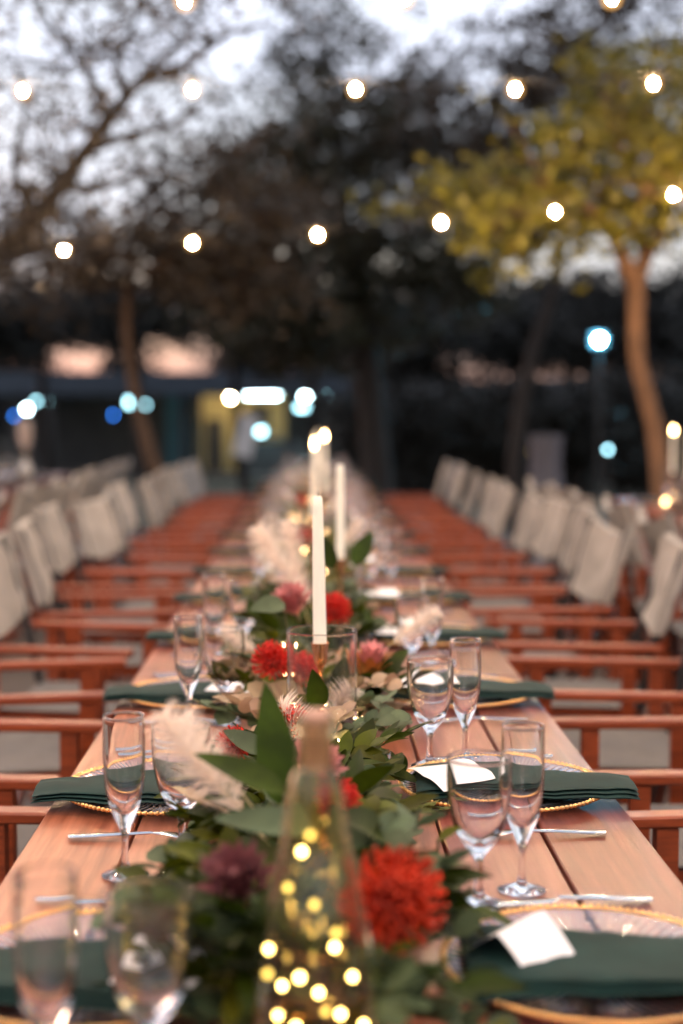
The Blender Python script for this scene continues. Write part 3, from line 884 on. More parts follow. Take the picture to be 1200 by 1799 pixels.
# garland
y = 1.16
kinds = ['ruscus','olive','euc','olive','ruscus','blush','euc','broad']
while y < 12.2:
    near = y < 3.9
    if not near and STUFF is None: STUFF = {}
    wleft, wright = (0.175, 0.155) if y < 1.5 else (0.165, 0.135) if y < 2.1 else ((0.14,0.15) if y < 3.0 else (0.16,0.15))
    for s in (-1,1):
        for rep in range((4 if y < 1.75 else 2) if y < 4.0 else 1):
            kind = random.choice(kinds[:-1] if random.random() < 0.9 else kinds)
            if 2.35 < y < 3.0 and s > 0 and random.random() < 0.5: kind = random.choice(['blush','euc','olive'])
            if y < 1.7: kind = random.choice(['ruscus','olive','ruscus','euc'])
            x0 = random.uniform(-0.05,0.05); z0 = TOP+random.uniform(0.015, 0.05 if y < 1.24 else 0.09 if y < 1.6 else 0.075 if y < 2.3 else 0.06)
            a = random.uniform(-0.9,0.9)
            L = (wleft if s < 0 else wright)*random.uniform(0.75,1.2)
            d = (s*math.cos(a), math.sin(a), random.uniform(-0.15,0.45))
            n = random.randint(12,18)
            lb = KL[kind] + (', in the garland round the bottle' if y < 1.8 else (', in the garland round the glass cylinder' if y < 3.0 else ', in the garland far along the table'))
            sprig(kind, (x0, y+random.uniform(-.03,.03), z0), d, L, n if near else 10, lb, 'garland of leafy sprigs down the table', (1.12 if y < 2.2 else 1.1) if near else 1.25, random.uniform(0.1,0.7), near)
    y += 0.055 if y < 3.9 else 0.085
flush('leafy garland continuing far along the flower-lined table')

# pincushion flowers
def pincushion_mesh(n=190, col='pin_red', seed=1):
    rs = random.Random(seed); mb = MB()
    for i in range(n):
        t = (i+0.5)/n
        ph = i*2.39996
        el = PI/2 - t*1.95
        d = Vector((math.cos(el)*math.cos(ph), math.cos(el)*math.sin(ph), math.sin(el)))
        p0 = d*0.018
        out = (d + Vector((rs.gauss(0,.08),rs.gauss(0,.08),rs.gauss(0,.08)))).normalized()
        L = 0.026*rs.uniform(0.85,1.12)
        up = Vector((0,0,1))
        p1 = p0 + out*L*0.5; p2 = p0 + out*L*0.85 + up*0.003; p3 = p0 + out*L*0.95 + up*0.008 - d*0.002
        mb.tube([p0,p1,p2,p3],[0.0014,0.0013,0.0014,0.0019],6)
    return mb.mesh('pins', col)
PINS = {'red':pincushion_mesh(150,'pin_red',1), 'orange':pincushion_mesh(150,'pin_orange',2)}
CORE = MB().ball((0,0,0),0.021,14,9).mesh('core','core_red')
def pincushion(p, tilt, scale, col, label):
    z = max(p.z, TOP+0.03*scale)
    t = thing('pincushion_flower', label, 'flower', (p.x,p.y,z), tilt, 'red pincushion flowers', scale)
    obj('core', CORE, t); obj('pins', PINS[col], t)
    obj('stem', MB().tube([(0,0,-0.018),(0.004,0.01,-0.028)],0.004,6).mesh('stem','stem'), t)
pincushion(at(690,1588,1.38), (R(50),R(12),0), 1.25, 'orange', 'large orange-red pincushion flower beside the fairy-light bottle')
pincushion(at(478,1165,2.66), (R(35),R(-10),0), 0.92, 'red', 'red pincushion flower showing at the edge of the glass cylinder')
pincushion(at(527,1178,2.70), (R(45),R(5),0), 0.85, 'red', 'red pincushion flower seen through the glass cylinder')
pincushion(at(590,1408,1.72), (R(50),R(30),0), 0.70, 'red', 'small bright red pincushion flower just past the bottle')
pincushion(at(412,1308,2.02), (R(60),R(-20),0), 0.62, 'red', 'small red pincushion flower under the pale grey leaf')
pincushion(at(508,1285,2.2), (R(40),R(10),0), 0.95, 'red', 'red pincushion flower in front of the glass cylinder')
pincushion(at(585,1075,3.25), (R(40),R(10),0), 1.0, 'red', 'deep red pincushion flower behind the sharp candle')
for i,(yy,xx) in enumerate([(4.2,-0.06),(4.9,0.05),(5.8,-0.03),(6.9,0.06),(8.0,-0.05),(9.4,0.03)]):
    pincushion(Vector((xx,yy,TOP+0.09)), (R(40),0,0), 1.0, 'red', 'red pincushion flower in the garland far along the table')
# protea buds built of overlapping petals
PETAL = {}
for c in ('petal_pink','petal_orange','petal_plum'):
    PETAL[c] = leaf_mesh('petal',0.05,0.011,c,tip=0.7,curl=0.35,fold=0.35,seg=5)
def protea(p, tilt, scale, cols, label, slim=0.3):
    t = thing('protea_bud', label, 'flower', p, tilt, None, scale)
    obj('core', MB().ball((0,0,0.028),0.017,12,8,1.6).mesh('core','petal_plum'), t)
    n = 34
    for i in range(n):
        f = i/n; a = i*2.39996
        el = R(62)+R(24)*f + slim*0.1
        r0 = 0.021*(1-0.6*f); z0 = 0.004+0.032*f
        d = Vector((math.cos(a)*math.cos(el), math.sin(a)*math.cos(el), math.sin(el)))
        up = Vector((math.cos(a),math.sin(a),0.2))
        obj('petal', PETAL[cols[0] if f < 0.45 else cols[1]], t, mtx=leaf_matrix(Vector((r0*math.cos(a),r0*math.sin(a),z0)), d, -up, 1.0-0.15*f))
    obj('stem', MB().tube([(0,0,-0.03),(0,0,0.01)],0.0045,8).mesh('stem','stem'), t)
protea(at(648,1195,2.78), (R(12),R(6),0), 1.05, ('petal_orange','petal_pink'), 'upright protea, orange at its base and pink at its tip, past the cylinder')
protea(at(425,1570,1.42), (R(40),R(-12),0), 0.85, ('petal_plum','petal_plum'), 'closed dusky plum protea bud beside the bottle')
protea(at(520,1075,3.1), (R(35),R(-20),0), 1.0, ('petal_pink','petal_pink'), 'pale pink protea behind the glass cylinder')
protea(at(545,1370,1.75), (R(30),R(15),0), 0.8, ('petal_pink','petal_pink'), 'pink protea hidden behind the bottle neck')

# pampas plumes
def plume_mesh(L, spread, n, seed, thick=0.0009):
    rs = random.Random(seed); mb = MB()
    for i in range(n):
        t = rs.random()**0.8
        a = rs.random()*2*PI
        base = Vector((0.012*math.sin(t*3),0,L*t))
        out = spread*(math.sin(PI*min(1,t*0.85+0.12))**0.7)
        l = rs.uniform(0.5,1.0)*out + 0.025
        d = Vector((math.cos(a)*0.75, math.sin(a)*0.75, 1.0)).normalized()
        s = d.cross(Vector((rs.gauss(0,1),rs.gauss(0,1),rs.gauss(0,1)))).normalized()
        b0 = len(mb.v); k = 4
        for j in range(k):
            f = j/(k-1)
            p = base + d*l*f + Vector((math.cos(a),math.sin(a),-0.9))*l*0.35*f*f
            w = thick*(1-0.75*f)*(1.6 if 0.2 < f < 0.8 else 1)
            mb.v.append(tuple(p - s*w)); mb.v.append(tuple(p + s*w))
        for j in range(k-1): mb.f.append((b0+j*2,b0+j*2+1,b0+j*2+3,b0+j*2+2))
    return mb.mesh('plume','pampas')
PL = [plume_mesh(0.17,0.026,620,1,0.0005), plume_mesh(0.22,0.038,620,2,0.0007), plume_mesh(0.075,0.022,420,3,0.0005)]
def pampas(base, tip, which, label, scale=1.0, group=None, stemlen=0.10):
    base, tip = Vector(base), Vector(tip)
    q = (tip-base).to_track_quat('Z','Y')
    t = thing('pampas_plume', label, 'pampas grass', base, q.to_euler(), group, scale)
    obj('plume', PL[which], t)
    L = (0.17,0.22,0.075)[which]
    obj('stem', MB().tube([(0,0,-stemlen),(0,0,0),(0.011,0,L*0.5),(0.003,0,L*0.95)],[0.0018,0.0016,0.001,0.0004],6).mesh('stem','pampas_stem'), t)
pampas(at(425,1425,1.62), at(283,1250,1.66), 0, 'fluffy cream pampas plume leaning over the flute towards the pavilion', 0.85, stemlen=0.06)
pampas(at(430,1400,1.66), at(335,1275,1.72), 0, 'second cream pampas plume tucked under the broad leaves', 0.75, stemlen=0.06)
pampas(at(575,1270,2.52)-Vector((0,0,0.0)), at(625,1195,2.52), 2, 'small feathery pampas tip inside the glass cylinder', 0.95, stemlen=0.02)
pampas(at(545,1310,2.18), at(495,1235,2.2), 2, 'small feathery pampas tip before the glass cylinder', 1.0, stemlen=0.03)
pampas(at(545,1060,3.35), at(455,930,3.4), 1, 'big blush pampas plume between the first two candles', 1.0, stemlen=0.09)
pampas(at(530,1040,3.5), at(500,900,3.5), 1, 'blush pampas plume standing behind the bigger one', 0.8, stemlen=0.12)
pampas(at(690,1130,2.9), at(790,1060,2.95), 0, 'pale wispy pampas plume by the upright protea', 0.7, stemlen=0.06)
pampas(at(460,1150,3.0), at(300,1040,3.2), 0, 'thin pampas wisp reaching over the plates past the cylinder', 0.7, stemlen=0.06)
for i,(yy,xx,s) in enumerate([(4.6,-0.08,-1),(5.2,0.1,1),(5.9,-0.1,-1),(6.7,0.05,1),(7.5,-0.06,-1),(8.4,0.08,1),(9.3,-0.05,-1),(10.2,0.06,1),(11.0,0,-1),(11.7,0.03,1)]):
    b = Vector((xx,yy,TOP+0.09)); pampas(b, b+Vector((s*0.12,random.uniform(-.1,.1),0.16)), 1, 'blush pampas plume in the garland far along the table', random.uniform(0.5,0.75), 'pampas plumes far along the table')
# vases of pampas on the two side rows
def vase(x, y, lab, h=1.0):
    t = thing('vase', 'pale ceramic vase holding pampas on the '+lab, 'vase', (x,y,TOP+0.0005))
    obj('body', MB().lathe(spl2([(0,0),(0.04,0),(0.06,0.05),(0.05,0.11),(0.025,0.15),(0.03,0.17)],3)+[(0.026,0.168),(0.021,0.15),(0,0.145)],24).mesh('body','ceramic'), t)
    for k in range(4):
        b = Vector((x,y,TOP+0.25)); a = k*1.6
        pampas(b, b+Vector((0.02*math.cos(a),0.02*math.sin(a),0.2)), 1, 'tan pampas plume in the vase on the '+lab, 1.15*h, 'pampas plumes in the vase on the '+lab, 0.085)
vase(LX+0.22, 12.7, 'row by the leaning trunk')
ct = thing('cocktail_table', 'tall cocktail table under a pale grey cloth past the canvas chairs', 'table', (2.33,14.0,0))
cb = []
for j in range(9):
    v = j/8; z = 1.1*(1-v)+0.02
    for k in range(40):
        a = 2*PI*k/40; r = 0.17 - 0.03*math.sin(PI*min(1,v*1.6)) + 0.12*v*v + 0.025*v*math.sin(9*a+v)
        cb.append((r*math.cos(a), r*math.sin(a), z))
b_ = MB().add(cb, [(j*40+k, j*40+(k+1)%40, (j+1)*40+(k+1)%40, (j+1)*40+k) for j in range(8) for k in range(40)])
b_.f.append(tuple(range(40)))
obj('cloth', b_.mesh('cloth','grey_cloth'), ct)
obj('stand', MB().lathe([(0,0),(0.15,0),(0.15,0.015),(0.03,0.03),(0.03,1.1),(0.165,1.1),(0.165,1.115),(0,1.115)],20).mesh('stand','black_metal'), ct)
# loose greenery on the side tables
for cx, y0, nm in ((LX,7.2,'leaning'),(RX,3.6,'curved')):
    STUFF = {}
    for k in range(36):
        s = random.choice((-1,1)); a = random.uniform(-.9,.9)
        sprig(random.choice(['ruscus','olive','euc']), (cx+random.uniform(-.04,.04), y0+k*0.17, TOP+0.04), (s*math.cos(a),math.sin(a),0.35), 0.15, 10,
              'leafy sprig in the garland on the row by the %s trunk' % nm, 'garland sprigs on the row by the %s trunk' % nm, 1.2, 0.4, False)
    flush('leafy garland on the row by the %s trunk' % nm)
    for k in range(7):
        pincushion(Vector((cx+random.uniform(-.06,.06), y0+0.4+k*0.8, TOP+0.08)), (R(30),0,random.random()*6), 1.0, 'red', 'red pincushion flower on the row by the %s trunk' % nm)

# strand of warm fairy lights woven through the garland
LED2 = MB().ball((0,0,0),0.0026,8,6).mesh('bulb','strand_glow')
def strand(pts, step, label):
    o = Vector(pts[0]); P = [p-o for p in spline(pts, 8)]
    t = thing('fairy_light_strand', label, 'fairy lights', o)
    obj('wire', MB().tube(P,0.0005,5).mesh('wire','copper'), t)
    for i in range(0, len(P), step): obj('bulb', LED2, t, P[i]+Vector((0,0,0.004)))
strand([(0.10,2.24,TOP+0.035),(0.02,2.30,TOP+0.05),(-0.06,2.36,TOP+0.07),(-0.07,2.50,TOP+0.06),(-0.02,2.62,TOP+0.07),(0.07,2.60,TOP+0.06),(0.10,2.52,TOP+0.05),(0.095,2.40,TOP+0.045),(0.06,2.33,TOP+0.06),(0.0,2.36,TOP+0.08)], 3, 'strand of warm fairy lights wound round the foot of the cylinder')
pts = [(-0.05,2.75,TOP+0.10)]
while pts[-1][1] < 11.6:
    k = len(pts); pts.append((0.02+0.09*math.sin(k*2.1)+random.uniform(-.03,.03), pts[-1][1]+random.uniform(.10,.2), TOP+0.085+0.03*math.sin(k*1.3)))
strand(pts, 19, 'long strand of warm fairy lights laid along the garland past the cylinder')

# ------------------------------------------------------------------ string lights
BULB = MB().ball((0,0,-0.055),0.011,10,7,1.2).mesh('bulb','bulb_glow')
HALO = MB().ball((0,0,-0.055),0.036,16,12,1.0).mesh('globe','amber_globe')  # shell added round the bulb to carry the imitated lens halo
SOCK = MB().lathe([(0,0.004),(0.009,0.004),(0.011,-0.006),(0.0105,-0.026),(0,-0.027)],12).mesh('socket','cable')
def festoon(pts, label):
    """pts: socket points along the cable"""
    t = thing('string_light', label, 'string lights', pts[0], group='festoon strings over the tables')
    o = Vector(pts[0]); cab = []
    P = [Vector(p)-o for p in pts]
    ext = [P[0]+(P[0]-P[1])*6+Vector((0,0,0.5))] + P + [P[-1]+(P[-1]-P[-2])*6+Vector((0,0,0.5))]
    for a, b in zip(ext, ext[1:]):
        for j in range(6):
            f = j/6; cab.append(a.lerp(b,f)-Vector((0,0,0.045*4*f*(1-f)*(1 if (a-b).length < 1.5 else 2))))
    cab.append(ext[-1])
    obj('cable', MB().tube(cab,0.0035,5).mesh('cable','cable'), t)
    for p in P:
        sk = obj('socket', SOCK, t, p); obj('bulb', BULB, sk); obj('globe', HALO, sk)
UP = Vector((0,0,0.055))
def row(px_list, Y): return [at(px,py,Y)+UP for px,py in px_list]
def extend(pts, n0, n1):
    a = pts[0]-pts[1]; b = pts[-1]-pts[-2]
    return [pts[0]+a*(n0-i) for i in range(n0)] + pts + [pts[-1]+b*(i+1) for i in range(n1)]
festoon(extend(row([(112,438),(338,427),(558,413),(775,391),(975,372),(1183,342)],9.3),2,2), 'string of glowing bulbs farthest along the table, before the dark tree crown')
festoon(extend(row([(40,160),(338,158),(625,157),(905,157),(1148,147)],7.2),2,2), 'string of glowing bulbs high across the middle of the tables')
festoon(extend(row([(-50,2),(325,2),(710,-2),(1075,-3)],5.5),2,3), 'string of glowing bulbs crossing over the nearer half of the tables')
for i, Y in enumerate((3.9, 2.2, 0.5, -1.2)):
    festoon([Vector((-2.9+0.83*k+0.2*(i%2), Y+0.03*math.sin(k), 2.95+0.03*math.cos(k*1.3+i))) for k in range(8)], 'string of glowing bulbs over the %s of the flower-lined table' % ['chair rows past the cylinder','glass cylinder','fairy-light bottle','near end'][i])

# ------------------------------------------------------------------ trees
def leaves_mesh(name, centres, sigmas, counts, size, matname, aspect=0.45, flat=0.6):
    tot = int(sum(counts))
    c = np.repeat(np.array(centres), counts, axis=0); s = np.repeat(np.array(sigmas), counts)[:,None]
    p = c + rng.normal(0,1,(tot,3))*s*np.array([1,1,flat])
    d = rng.normal(0,1,(tot,3)); d[:,2] *= 0.6; d /= np.linalg.norm(d,axis=1)[:,None]
    r = rng.normal(0,1,(tot,3)); w = np.cross(d,r); w /= np.linalg.norm(w,axis=1)[:,None]
    L = size*rng.uniform(0.6,1.3,(tot,1))
    W = L*aspect
    v = np.stack([p-d*L/2, p+w*W/2-d*L*0.05, p+d*L/2, p-w*W/2-d*L*0.05],axis=1).reshape(-1,3)
    me = bpy.data.meshes.new(name)
    me.vertices.add(tot*4); me.vertices.foreach_set('co', v.ravel())
    me.loops.add(tot*4); me.loops.foreach_set('vertex_index', np.arange(tot*4,dtype=np.int32))
    me.polygons.add(tot); me.polygons.foreach_set('loop_start', np.arange(0,tot*4,4,dtype=np.int32))
    me.update(calc_edges=True); me.validate()
    me.materials.append(M[matname])
    return me
def make_tree(name, label, trunk, radii, crowns, leaf, size, bark, leafmat, group=None, twig=5, sig=(0.22,0.42), aspect=0.5, extra=()):
    """trunk: list of points; crowns: list of (centre, radii, nclumps, leaves per clump, attach fraction)"""
    base = Vector(trunk[0])
    t = thing(name, label, 'tree', base, group=group)
    tp = spline([tuple(Vector(p)-base) for p in trunk], 5)
    rr = np.interp(np.linspace(0,1,len(tp)), np.linspace(0,1,len(radii)), radii)
    wob = [p + Vector((noise.noise((i*0.5,base.x,0)),noise.noise((i*0.5,0,base.y)),0))*0.15*rr[min(i,len(rr)-1)] for i,p in enumerate(tp)]
    mb = MB().tube(wob, list(rr), 10)
    for ep, er in extra:
        q = spline([tuple(Vector(p)-base) for p in ep], 4)
        mb.tube(q, list(np.interp(np.linspace(0,1,len(q)), np.linspace(0,1,len(er)), er)), 8); wob += q[6:]
    cs, sg, ct = [], [], []
    for cc, cr_, ncl, nl, attach in crowns:
        cc = Vector(cc)-base
        anchors = wob[int(len(wob)*attach):]
        limbs = []
        for i in range(ncl):
            while True:
                q = Vector((random.uniform(-1,1),random.uniform(-1,1),random.uniform(-1,1)))
                if 0.25 < q.length < 1: break
            q = Vector((cc.x+q.x*cr_[0], cc.y+q.y*cr_[1], cc.z+q.z*cr_[2]))
            cand = anchors + limbs
            a = min(cand, key=lambda p: (p-q).length + (0.3 if p.z > q.z else 0))
            mid = a.lerp(q,0.5)+Vector((random.gauss(0,.1),random.gauss(0,.1),0.12*(q-a).length))
            pth = [a, a.lerp(mid,0.55)+Vector((random.gauss(0,.04),random.gauss(0,.04),0.02)), mid, mid.lerp(q,0.55)+Vector((random.gauss(0,.05),random.gauss(0,.05),0)), q]
            r0 = max(0.008, min(rr[-1]*0.8, 0.011*(q-a).length+0.006))
            mb.tube(pth,[r0,r0*0.85,r0*0.65,r0*0.45,r0*0.25],5)
            limbs += [mid, q]
            for k in range(twig):
                e = q + Vector((random.gauss(0,.3),random.gauss(0,.3),random.gauss(0,.2)))
                mb.tube([q,q.lerp(e,0.5)+Vector((0,0,0.03)),e],[0.006,0.004,0.002],4)
                cs.append(tuple(e)); sg.append(random.uniform(*sig)); ct.append(int(nl/twig*random.uniform(0.4,1.5)))
    obj('trunk', mb.mesh('trunk', bark), t)
    tag(obj('crown', leaves_mesh('crown', cs, sg, ct, size, leafmat, aspect), t), kind='stuff')
    return t
# right: curved trunk, crown lit by the bulbs
Yt = 10.2
tA = [at(1172,1000,Yt), at(1160,840,Yt), at(1148,740,Yt), at(1122,640,Yt), at(1118,560,Yt), at(1116,490,Yt)]
tA[0].z = 0.0
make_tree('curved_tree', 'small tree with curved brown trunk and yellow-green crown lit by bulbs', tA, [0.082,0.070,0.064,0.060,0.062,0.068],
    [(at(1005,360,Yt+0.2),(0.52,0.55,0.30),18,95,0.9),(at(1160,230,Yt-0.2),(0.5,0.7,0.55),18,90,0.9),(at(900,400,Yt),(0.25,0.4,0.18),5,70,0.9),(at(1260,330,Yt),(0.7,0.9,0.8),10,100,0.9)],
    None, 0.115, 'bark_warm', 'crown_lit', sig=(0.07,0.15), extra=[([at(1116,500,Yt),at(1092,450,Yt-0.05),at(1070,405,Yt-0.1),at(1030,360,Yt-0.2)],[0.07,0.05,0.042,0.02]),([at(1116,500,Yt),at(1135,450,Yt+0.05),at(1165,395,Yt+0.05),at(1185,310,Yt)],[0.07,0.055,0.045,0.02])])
# left: leaning trunk
Yc = 12.6
tC = [at(318,1000,Yc), at(292,890,Yc), at(262,790,Yc), at(243,720,Yc), at(226,620,Yc), at(222,520,Yc), at(235,430,Yc), at(260,340,Yc)]
tC[0].z = 0.0
make_tree('leaning_tree', 'tree with slim leaning brown trunk and sparse dark crown behind canvas chairs', tC, [0.085,0.075,0.065,0.055,0.045,0.04,0.035,0.02],
    [(at(345,430,Yc),(0.9,1.0,0.42),32,120,0.6),(at(130,430,Yc),(0.9,1.0,0.25),18,80,0.6),(at(330,290,Yc),(0.7,0.8,0.4),14,50,0.6)], None, 0.11, 'bark_mid', 'crown_brown', sig=(0.07,0.17))
# far left: thick limb reaching in from outside
Yd = 8.6
tD = [Vector((-3.6,Yd,0)), Vector((-3.3,Yd,1.2)), at(-190,620,Yd), at(-60,500,Yd), at(60,385,Yd), at(150,265,Yd), at(222,170,Yd), at(300,85,Yd)]
make_tree('overhanging_tree', 'dark tree whose thick limb reaches diagonally up across the pale sky', tD, [0.15,0.13,0.10,0.075,0.055,0.042,0.032,0.014],
    [(at(40,230,Yd),(0.6,0.8,0.35),14,46,0.5),(at(300,50,Yd),(0.7,0.9,0.3),14,26,0.6),(at(100,30,Yd),(0.9,1.0,0.35),16,26,0.6),(at(20,370,Yd),(0.4,0.8,0.2),6,36,0.5)],
    None, 0.075, 'bark_dark', 'crown_brown', sig=(0.05,0.13), extra=[([at(a,b,Yd+d*i) for i,(a,b) in enumerate(pp)],[0.035,0.024,0.016,0.008]) for d,pp in (
        (0.1,[(60,385),(25,290),(45,190),(20,90)]),(-0.1,[(150,265),(235,235),(310,215),(390,150)]),(0.15,[(222,170),(205,100),(240,30),(230,-60)]),
        (0.1,[(100,325),(180,330),(260,300),(330,310)]),(-0.1,[(-20,460),(40,450),(130,430),(210,445)]),(0.1,[(250,140),(330,110),(400,60),(470,40)]),(0.1,[(190,210),(150,120),(100,60),(60,-20)]))])
# centre: dense dark tree
Yb = 19
tB = [at(668,1000,Yb), at(660,800,Yb), at(650,680,Yb), at(640,560,Yb), at(630,450,Yb)]
tB[0].z = ground_z(tB[0].x, Yb)-0.02
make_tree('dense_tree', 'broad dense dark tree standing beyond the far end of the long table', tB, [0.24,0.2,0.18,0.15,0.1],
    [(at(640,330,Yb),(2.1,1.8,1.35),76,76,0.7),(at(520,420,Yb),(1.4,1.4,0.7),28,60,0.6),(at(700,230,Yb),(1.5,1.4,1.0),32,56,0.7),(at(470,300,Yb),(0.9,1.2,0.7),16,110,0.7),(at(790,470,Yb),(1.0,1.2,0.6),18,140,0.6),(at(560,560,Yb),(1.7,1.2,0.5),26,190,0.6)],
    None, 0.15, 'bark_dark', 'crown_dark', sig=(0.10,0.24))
# upper right behind the lit tree, sparse
Ye = 15.5
tE = [at(905,1000,Ye), at(905,800,Ye), at(930,640,Ye), at(985,460,Ye), at(985,300,Ye)]
tE[0].z = 0.0
make_tree('sparse_tree', 'tall thin-leaved brownish tree behind the lit yellow-green crown', tE, [0.09,0.08,0.075,0.06,0.04],
    [(at(930,190,Ye),(1.3,1.2,0.9),42,90,0.8),(at(1100,110,Ye),(1.4,1.2,1.0),44,85,0.8),(at(840,300,Ye),(0.8,1.0,0.6),22,100,0.7)], None, 0.11, 'bark_dark', 'crown_brown', sig=(0.07,0.17))
# top centre, wispy
Yf = 12.5
tF = [Vector((1.9,Yf+2.2,0)), Vector((1.6,Yf+1.9,2.0)), at(760,330,Yf+1.5), at(640,150,Yf+1), at(560,40,Yf)]
tF = [at(640,1010,Yf+11), at(640,760,Yf+10.6), at(615,500,Yf+10.2), at(590,260,Yf+10), at(560,60,Yf+10)]
tF[0].z = ground_z(tF[0].x, Yf+11)-0.02
make_tree('tall_tree', 'tall wispy tree rising above the dense dark crown', tF, [0.2,0.18,0.15,0.1,0.05],
    [(at(550,60,Yf+10),(1.0,1.0,0.75),24,70,0.8)], None, 0.15, 'bark_dark', 'crown_dark', sig=(0.09,0.2))
# row of far trees
far = [(-60,570,30,1.0,'round-topped dark tree behind the pavilion end with the blue lamp'),(70,560,33,0.6,'low dark tree behind the small bright pavilion lamp'),(235,545,29,0.7,'spreading dark tree behind the leaning trunk'),
       (410,560,34,0.9,'round dark tree behind the lit yellow wall'),(545,590,31,0.9,'dark tree behind the candles and pavilion corner'),(700,560,30,1.1,'dark tree just beside the dense tree trunk'),
       (800,610,28,1.0,'dark tree between the dense tree and sparse tree'),(900,560,33,0.8,'spreading dark tree behind the thin dark trunk'),(1000,580,27,1.2,'tall dark tree beside the floodlight'),
       (1110,560,33,0.9,'dark tree behind the curved trunk'),(1200,590,26,1.2,'bushy dark tree past the curved trunk'),(1300,540,30,1.3,'outermost dark tree beyond the curved trunk')]
for i,(px,py,Y,rr,lb) in enumerate(far):
    c = at(px,py,Y); zb = ground_z(c.x,Y)
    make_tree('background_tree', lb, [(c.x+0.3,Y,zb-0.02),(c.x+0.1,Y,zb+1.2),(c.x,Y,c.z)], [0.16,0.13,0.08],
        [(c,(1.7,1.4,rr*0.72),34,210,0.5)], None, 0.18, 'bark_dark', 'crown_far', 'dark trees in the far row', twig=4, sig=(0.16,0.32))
for px, lb in ((-30,'shrub behind the pavilion end with blue lamp'),(45,'shrub behind the small bright pavilion lamp'),(405,'shrub behind the yellow wall'),(480,'shrub behind the long tube lamp'),(560,'shrub behind the pavilion corner'),(222,'narrow shrub behind the leaning trunk and pavilion')):
    c = at(px,640,56); zb = ground_z(c.x,56); hh = (at(px,575,56).z-zb)/2; wd = 0.5 if px == 222 else 1.25
    make_tree('roofline_shrub', 'dark '+lb, [(c.x,56,zb-0.02),(c.x,56,zb+0.6),(c.x,56,zb+hh)], [0.12,0.1,0.06], [((c.x,56,zb+hh),(wd,1.0,hh),30,150,0.4)], None, 0.28, 'bark_dark', 'crown_far', 'dark shrubs showing over the pavilion roof', twig=4, sig=(0.25,0.4))
# tall shrubs closing the view on the curved-trunk side
for i in range(9):
    x = 1.5+i*1.15; Y = 23+random.uniform(-.6,.6)
    zb = ground_z(x,Y); hh = random.uniform(0.85,1.1)
    make_tree('tall_shrub', '%s dense dark shrub from the pavilion in the tall hedge' % ORD[i], [(x,Y,zb-0.02),(x,Y,zb+0.4),(x,Y,zb+1.0)], [0.08,0.06,0.04],
        [((x,Y,zb+hh),(0.85,0.6,hh*0.98),22,420,0.4)], None, 0.12, 'bark_dark', 'crown_far', 'dark shrubs of the tall hedge', twig=4, sig=(0.14,0.26))
# hedge shrubs closing the view below the crowns
for i in range(16):
    x = -11+i*1.75; Y = 36+random.uniform(-1,1)
    if -10.5 < x < 2.6: continue
    zb = ground_z(x,Y); hh = random.uniform(0.75,1.0)
    make_tree('hedge_shrub', '%s rounded dark shrub from the pavilion in the low hedge' % ORD[min(max(i-8,0),12)], [(x,Y,zb-0.02),(x,Y,zb+0.3),(x,Y,zb+0.7)], [0.08,0.06,0.04],
        [((x,Y,zb+hh),(1.05,0.7,hh*0.95),18,420,0.4)], None, 0.12, 'bark_dark', 'crown_far', 'dark hedge shrubs', twig=4, sig=(0.16,0.3))

# ------------------------------------------------------------------ pavilion and its lamps
Yp = 42.0
zf = ground_z(0, Yp)
def bw(name, a, b, z0, z1, y0, y1, m, parent, ox):
    return obj(name, MB().cbox(a-ox, b-ox, y0-Yp, y1-Yp, z0-zf, z1-zf, 0.01).mesh(name, m, False), parent)
x0, x1 = at(-40,690,Yp).x, at(668,690,Yp).x
pv = thing('pavilion', 'low open pavilion with dark flat roof and lit yellow back wall', 'building', ((x0+x1)/2, Yp, zf))
ox = (x0+x1)/2
ze = at(0,690,Yp).z; zr = at(0,655,Yp).z
rf = bw('roof', x0-0.4, x1+0.3, ze, zr-0.1, Yp-1.0, Yp+5.5, 'roof_dark', pv, ox)
bw('fascia', x0-0.45, x1+0.35, ze-0.08, zr, Yp-1.12, Yp-1.003, 'roof_dark', pv, ox)
bw('floor', x0-0.4, x1+0.3, zf, zf+0.1, Yp-1.0, Yp+5.5, 'wall_dark', pv, ox)
xa, xb, xc = at(345,700,Yp+4).x, at(505,700,Yp+4).x, at(285,700,Yp+4).x
bw('wall', x0-0.2, xc, zf+0.1, ze, Yp+5.0, Yp+5.2, 'wall_dark', pv, ox)
bw('panel', xc+0.01, xa-0.01, zf+0.1, ze, Yp+4.9, Yp+5.2, 'teal_panel', pv, ox)
wy = bw('wall', xa, xb, zf+0.1, ze, Yp+4.0, Yp+4.2, 'wall_yellow', pv, ox)
hw = (xb-xa)
wf = bw('window', xa+hw*0.56, xa+hw*0.80, zf+1.35, ze-0.35, Yp+3.95, Yp+3.997, 'wall_dark', wy, ox)
bw('door', xa+hw*0.10, xa+hw*0.30, zf+0.11, zf+1.75, Yp+3.94, Yp+3.997, 'wall_dark', wy, ox)
bw('shelf', xa+hw*0.45, xa+hw*0.95, zf+1.2, zf+1.24, Yp+3.7, Yp+3.997, 'white_board', wy, ox)
bw('wall', xb+0.01, x1+0.1, zf+0.1, ze, Yp+5.0, Yp+5.2, 'wall_dark', pv, ox)
for px in (-40, 90, 322, 350, 505, 668):
    xx = at(px,700,Yp-0.8).x
    bw('post', xx-0.06, xx+0.06, zf+0.1, ze, Yp-0.9, Yp-0.78, 'wall_dark', pv, ox)
bw('counter', at(410,800,Yp).x, at(640,800,Yp).x, zf+0.1, zf+1.1, Yp+1.5, Yp+2.0, 'wall_dark', pv, ox)
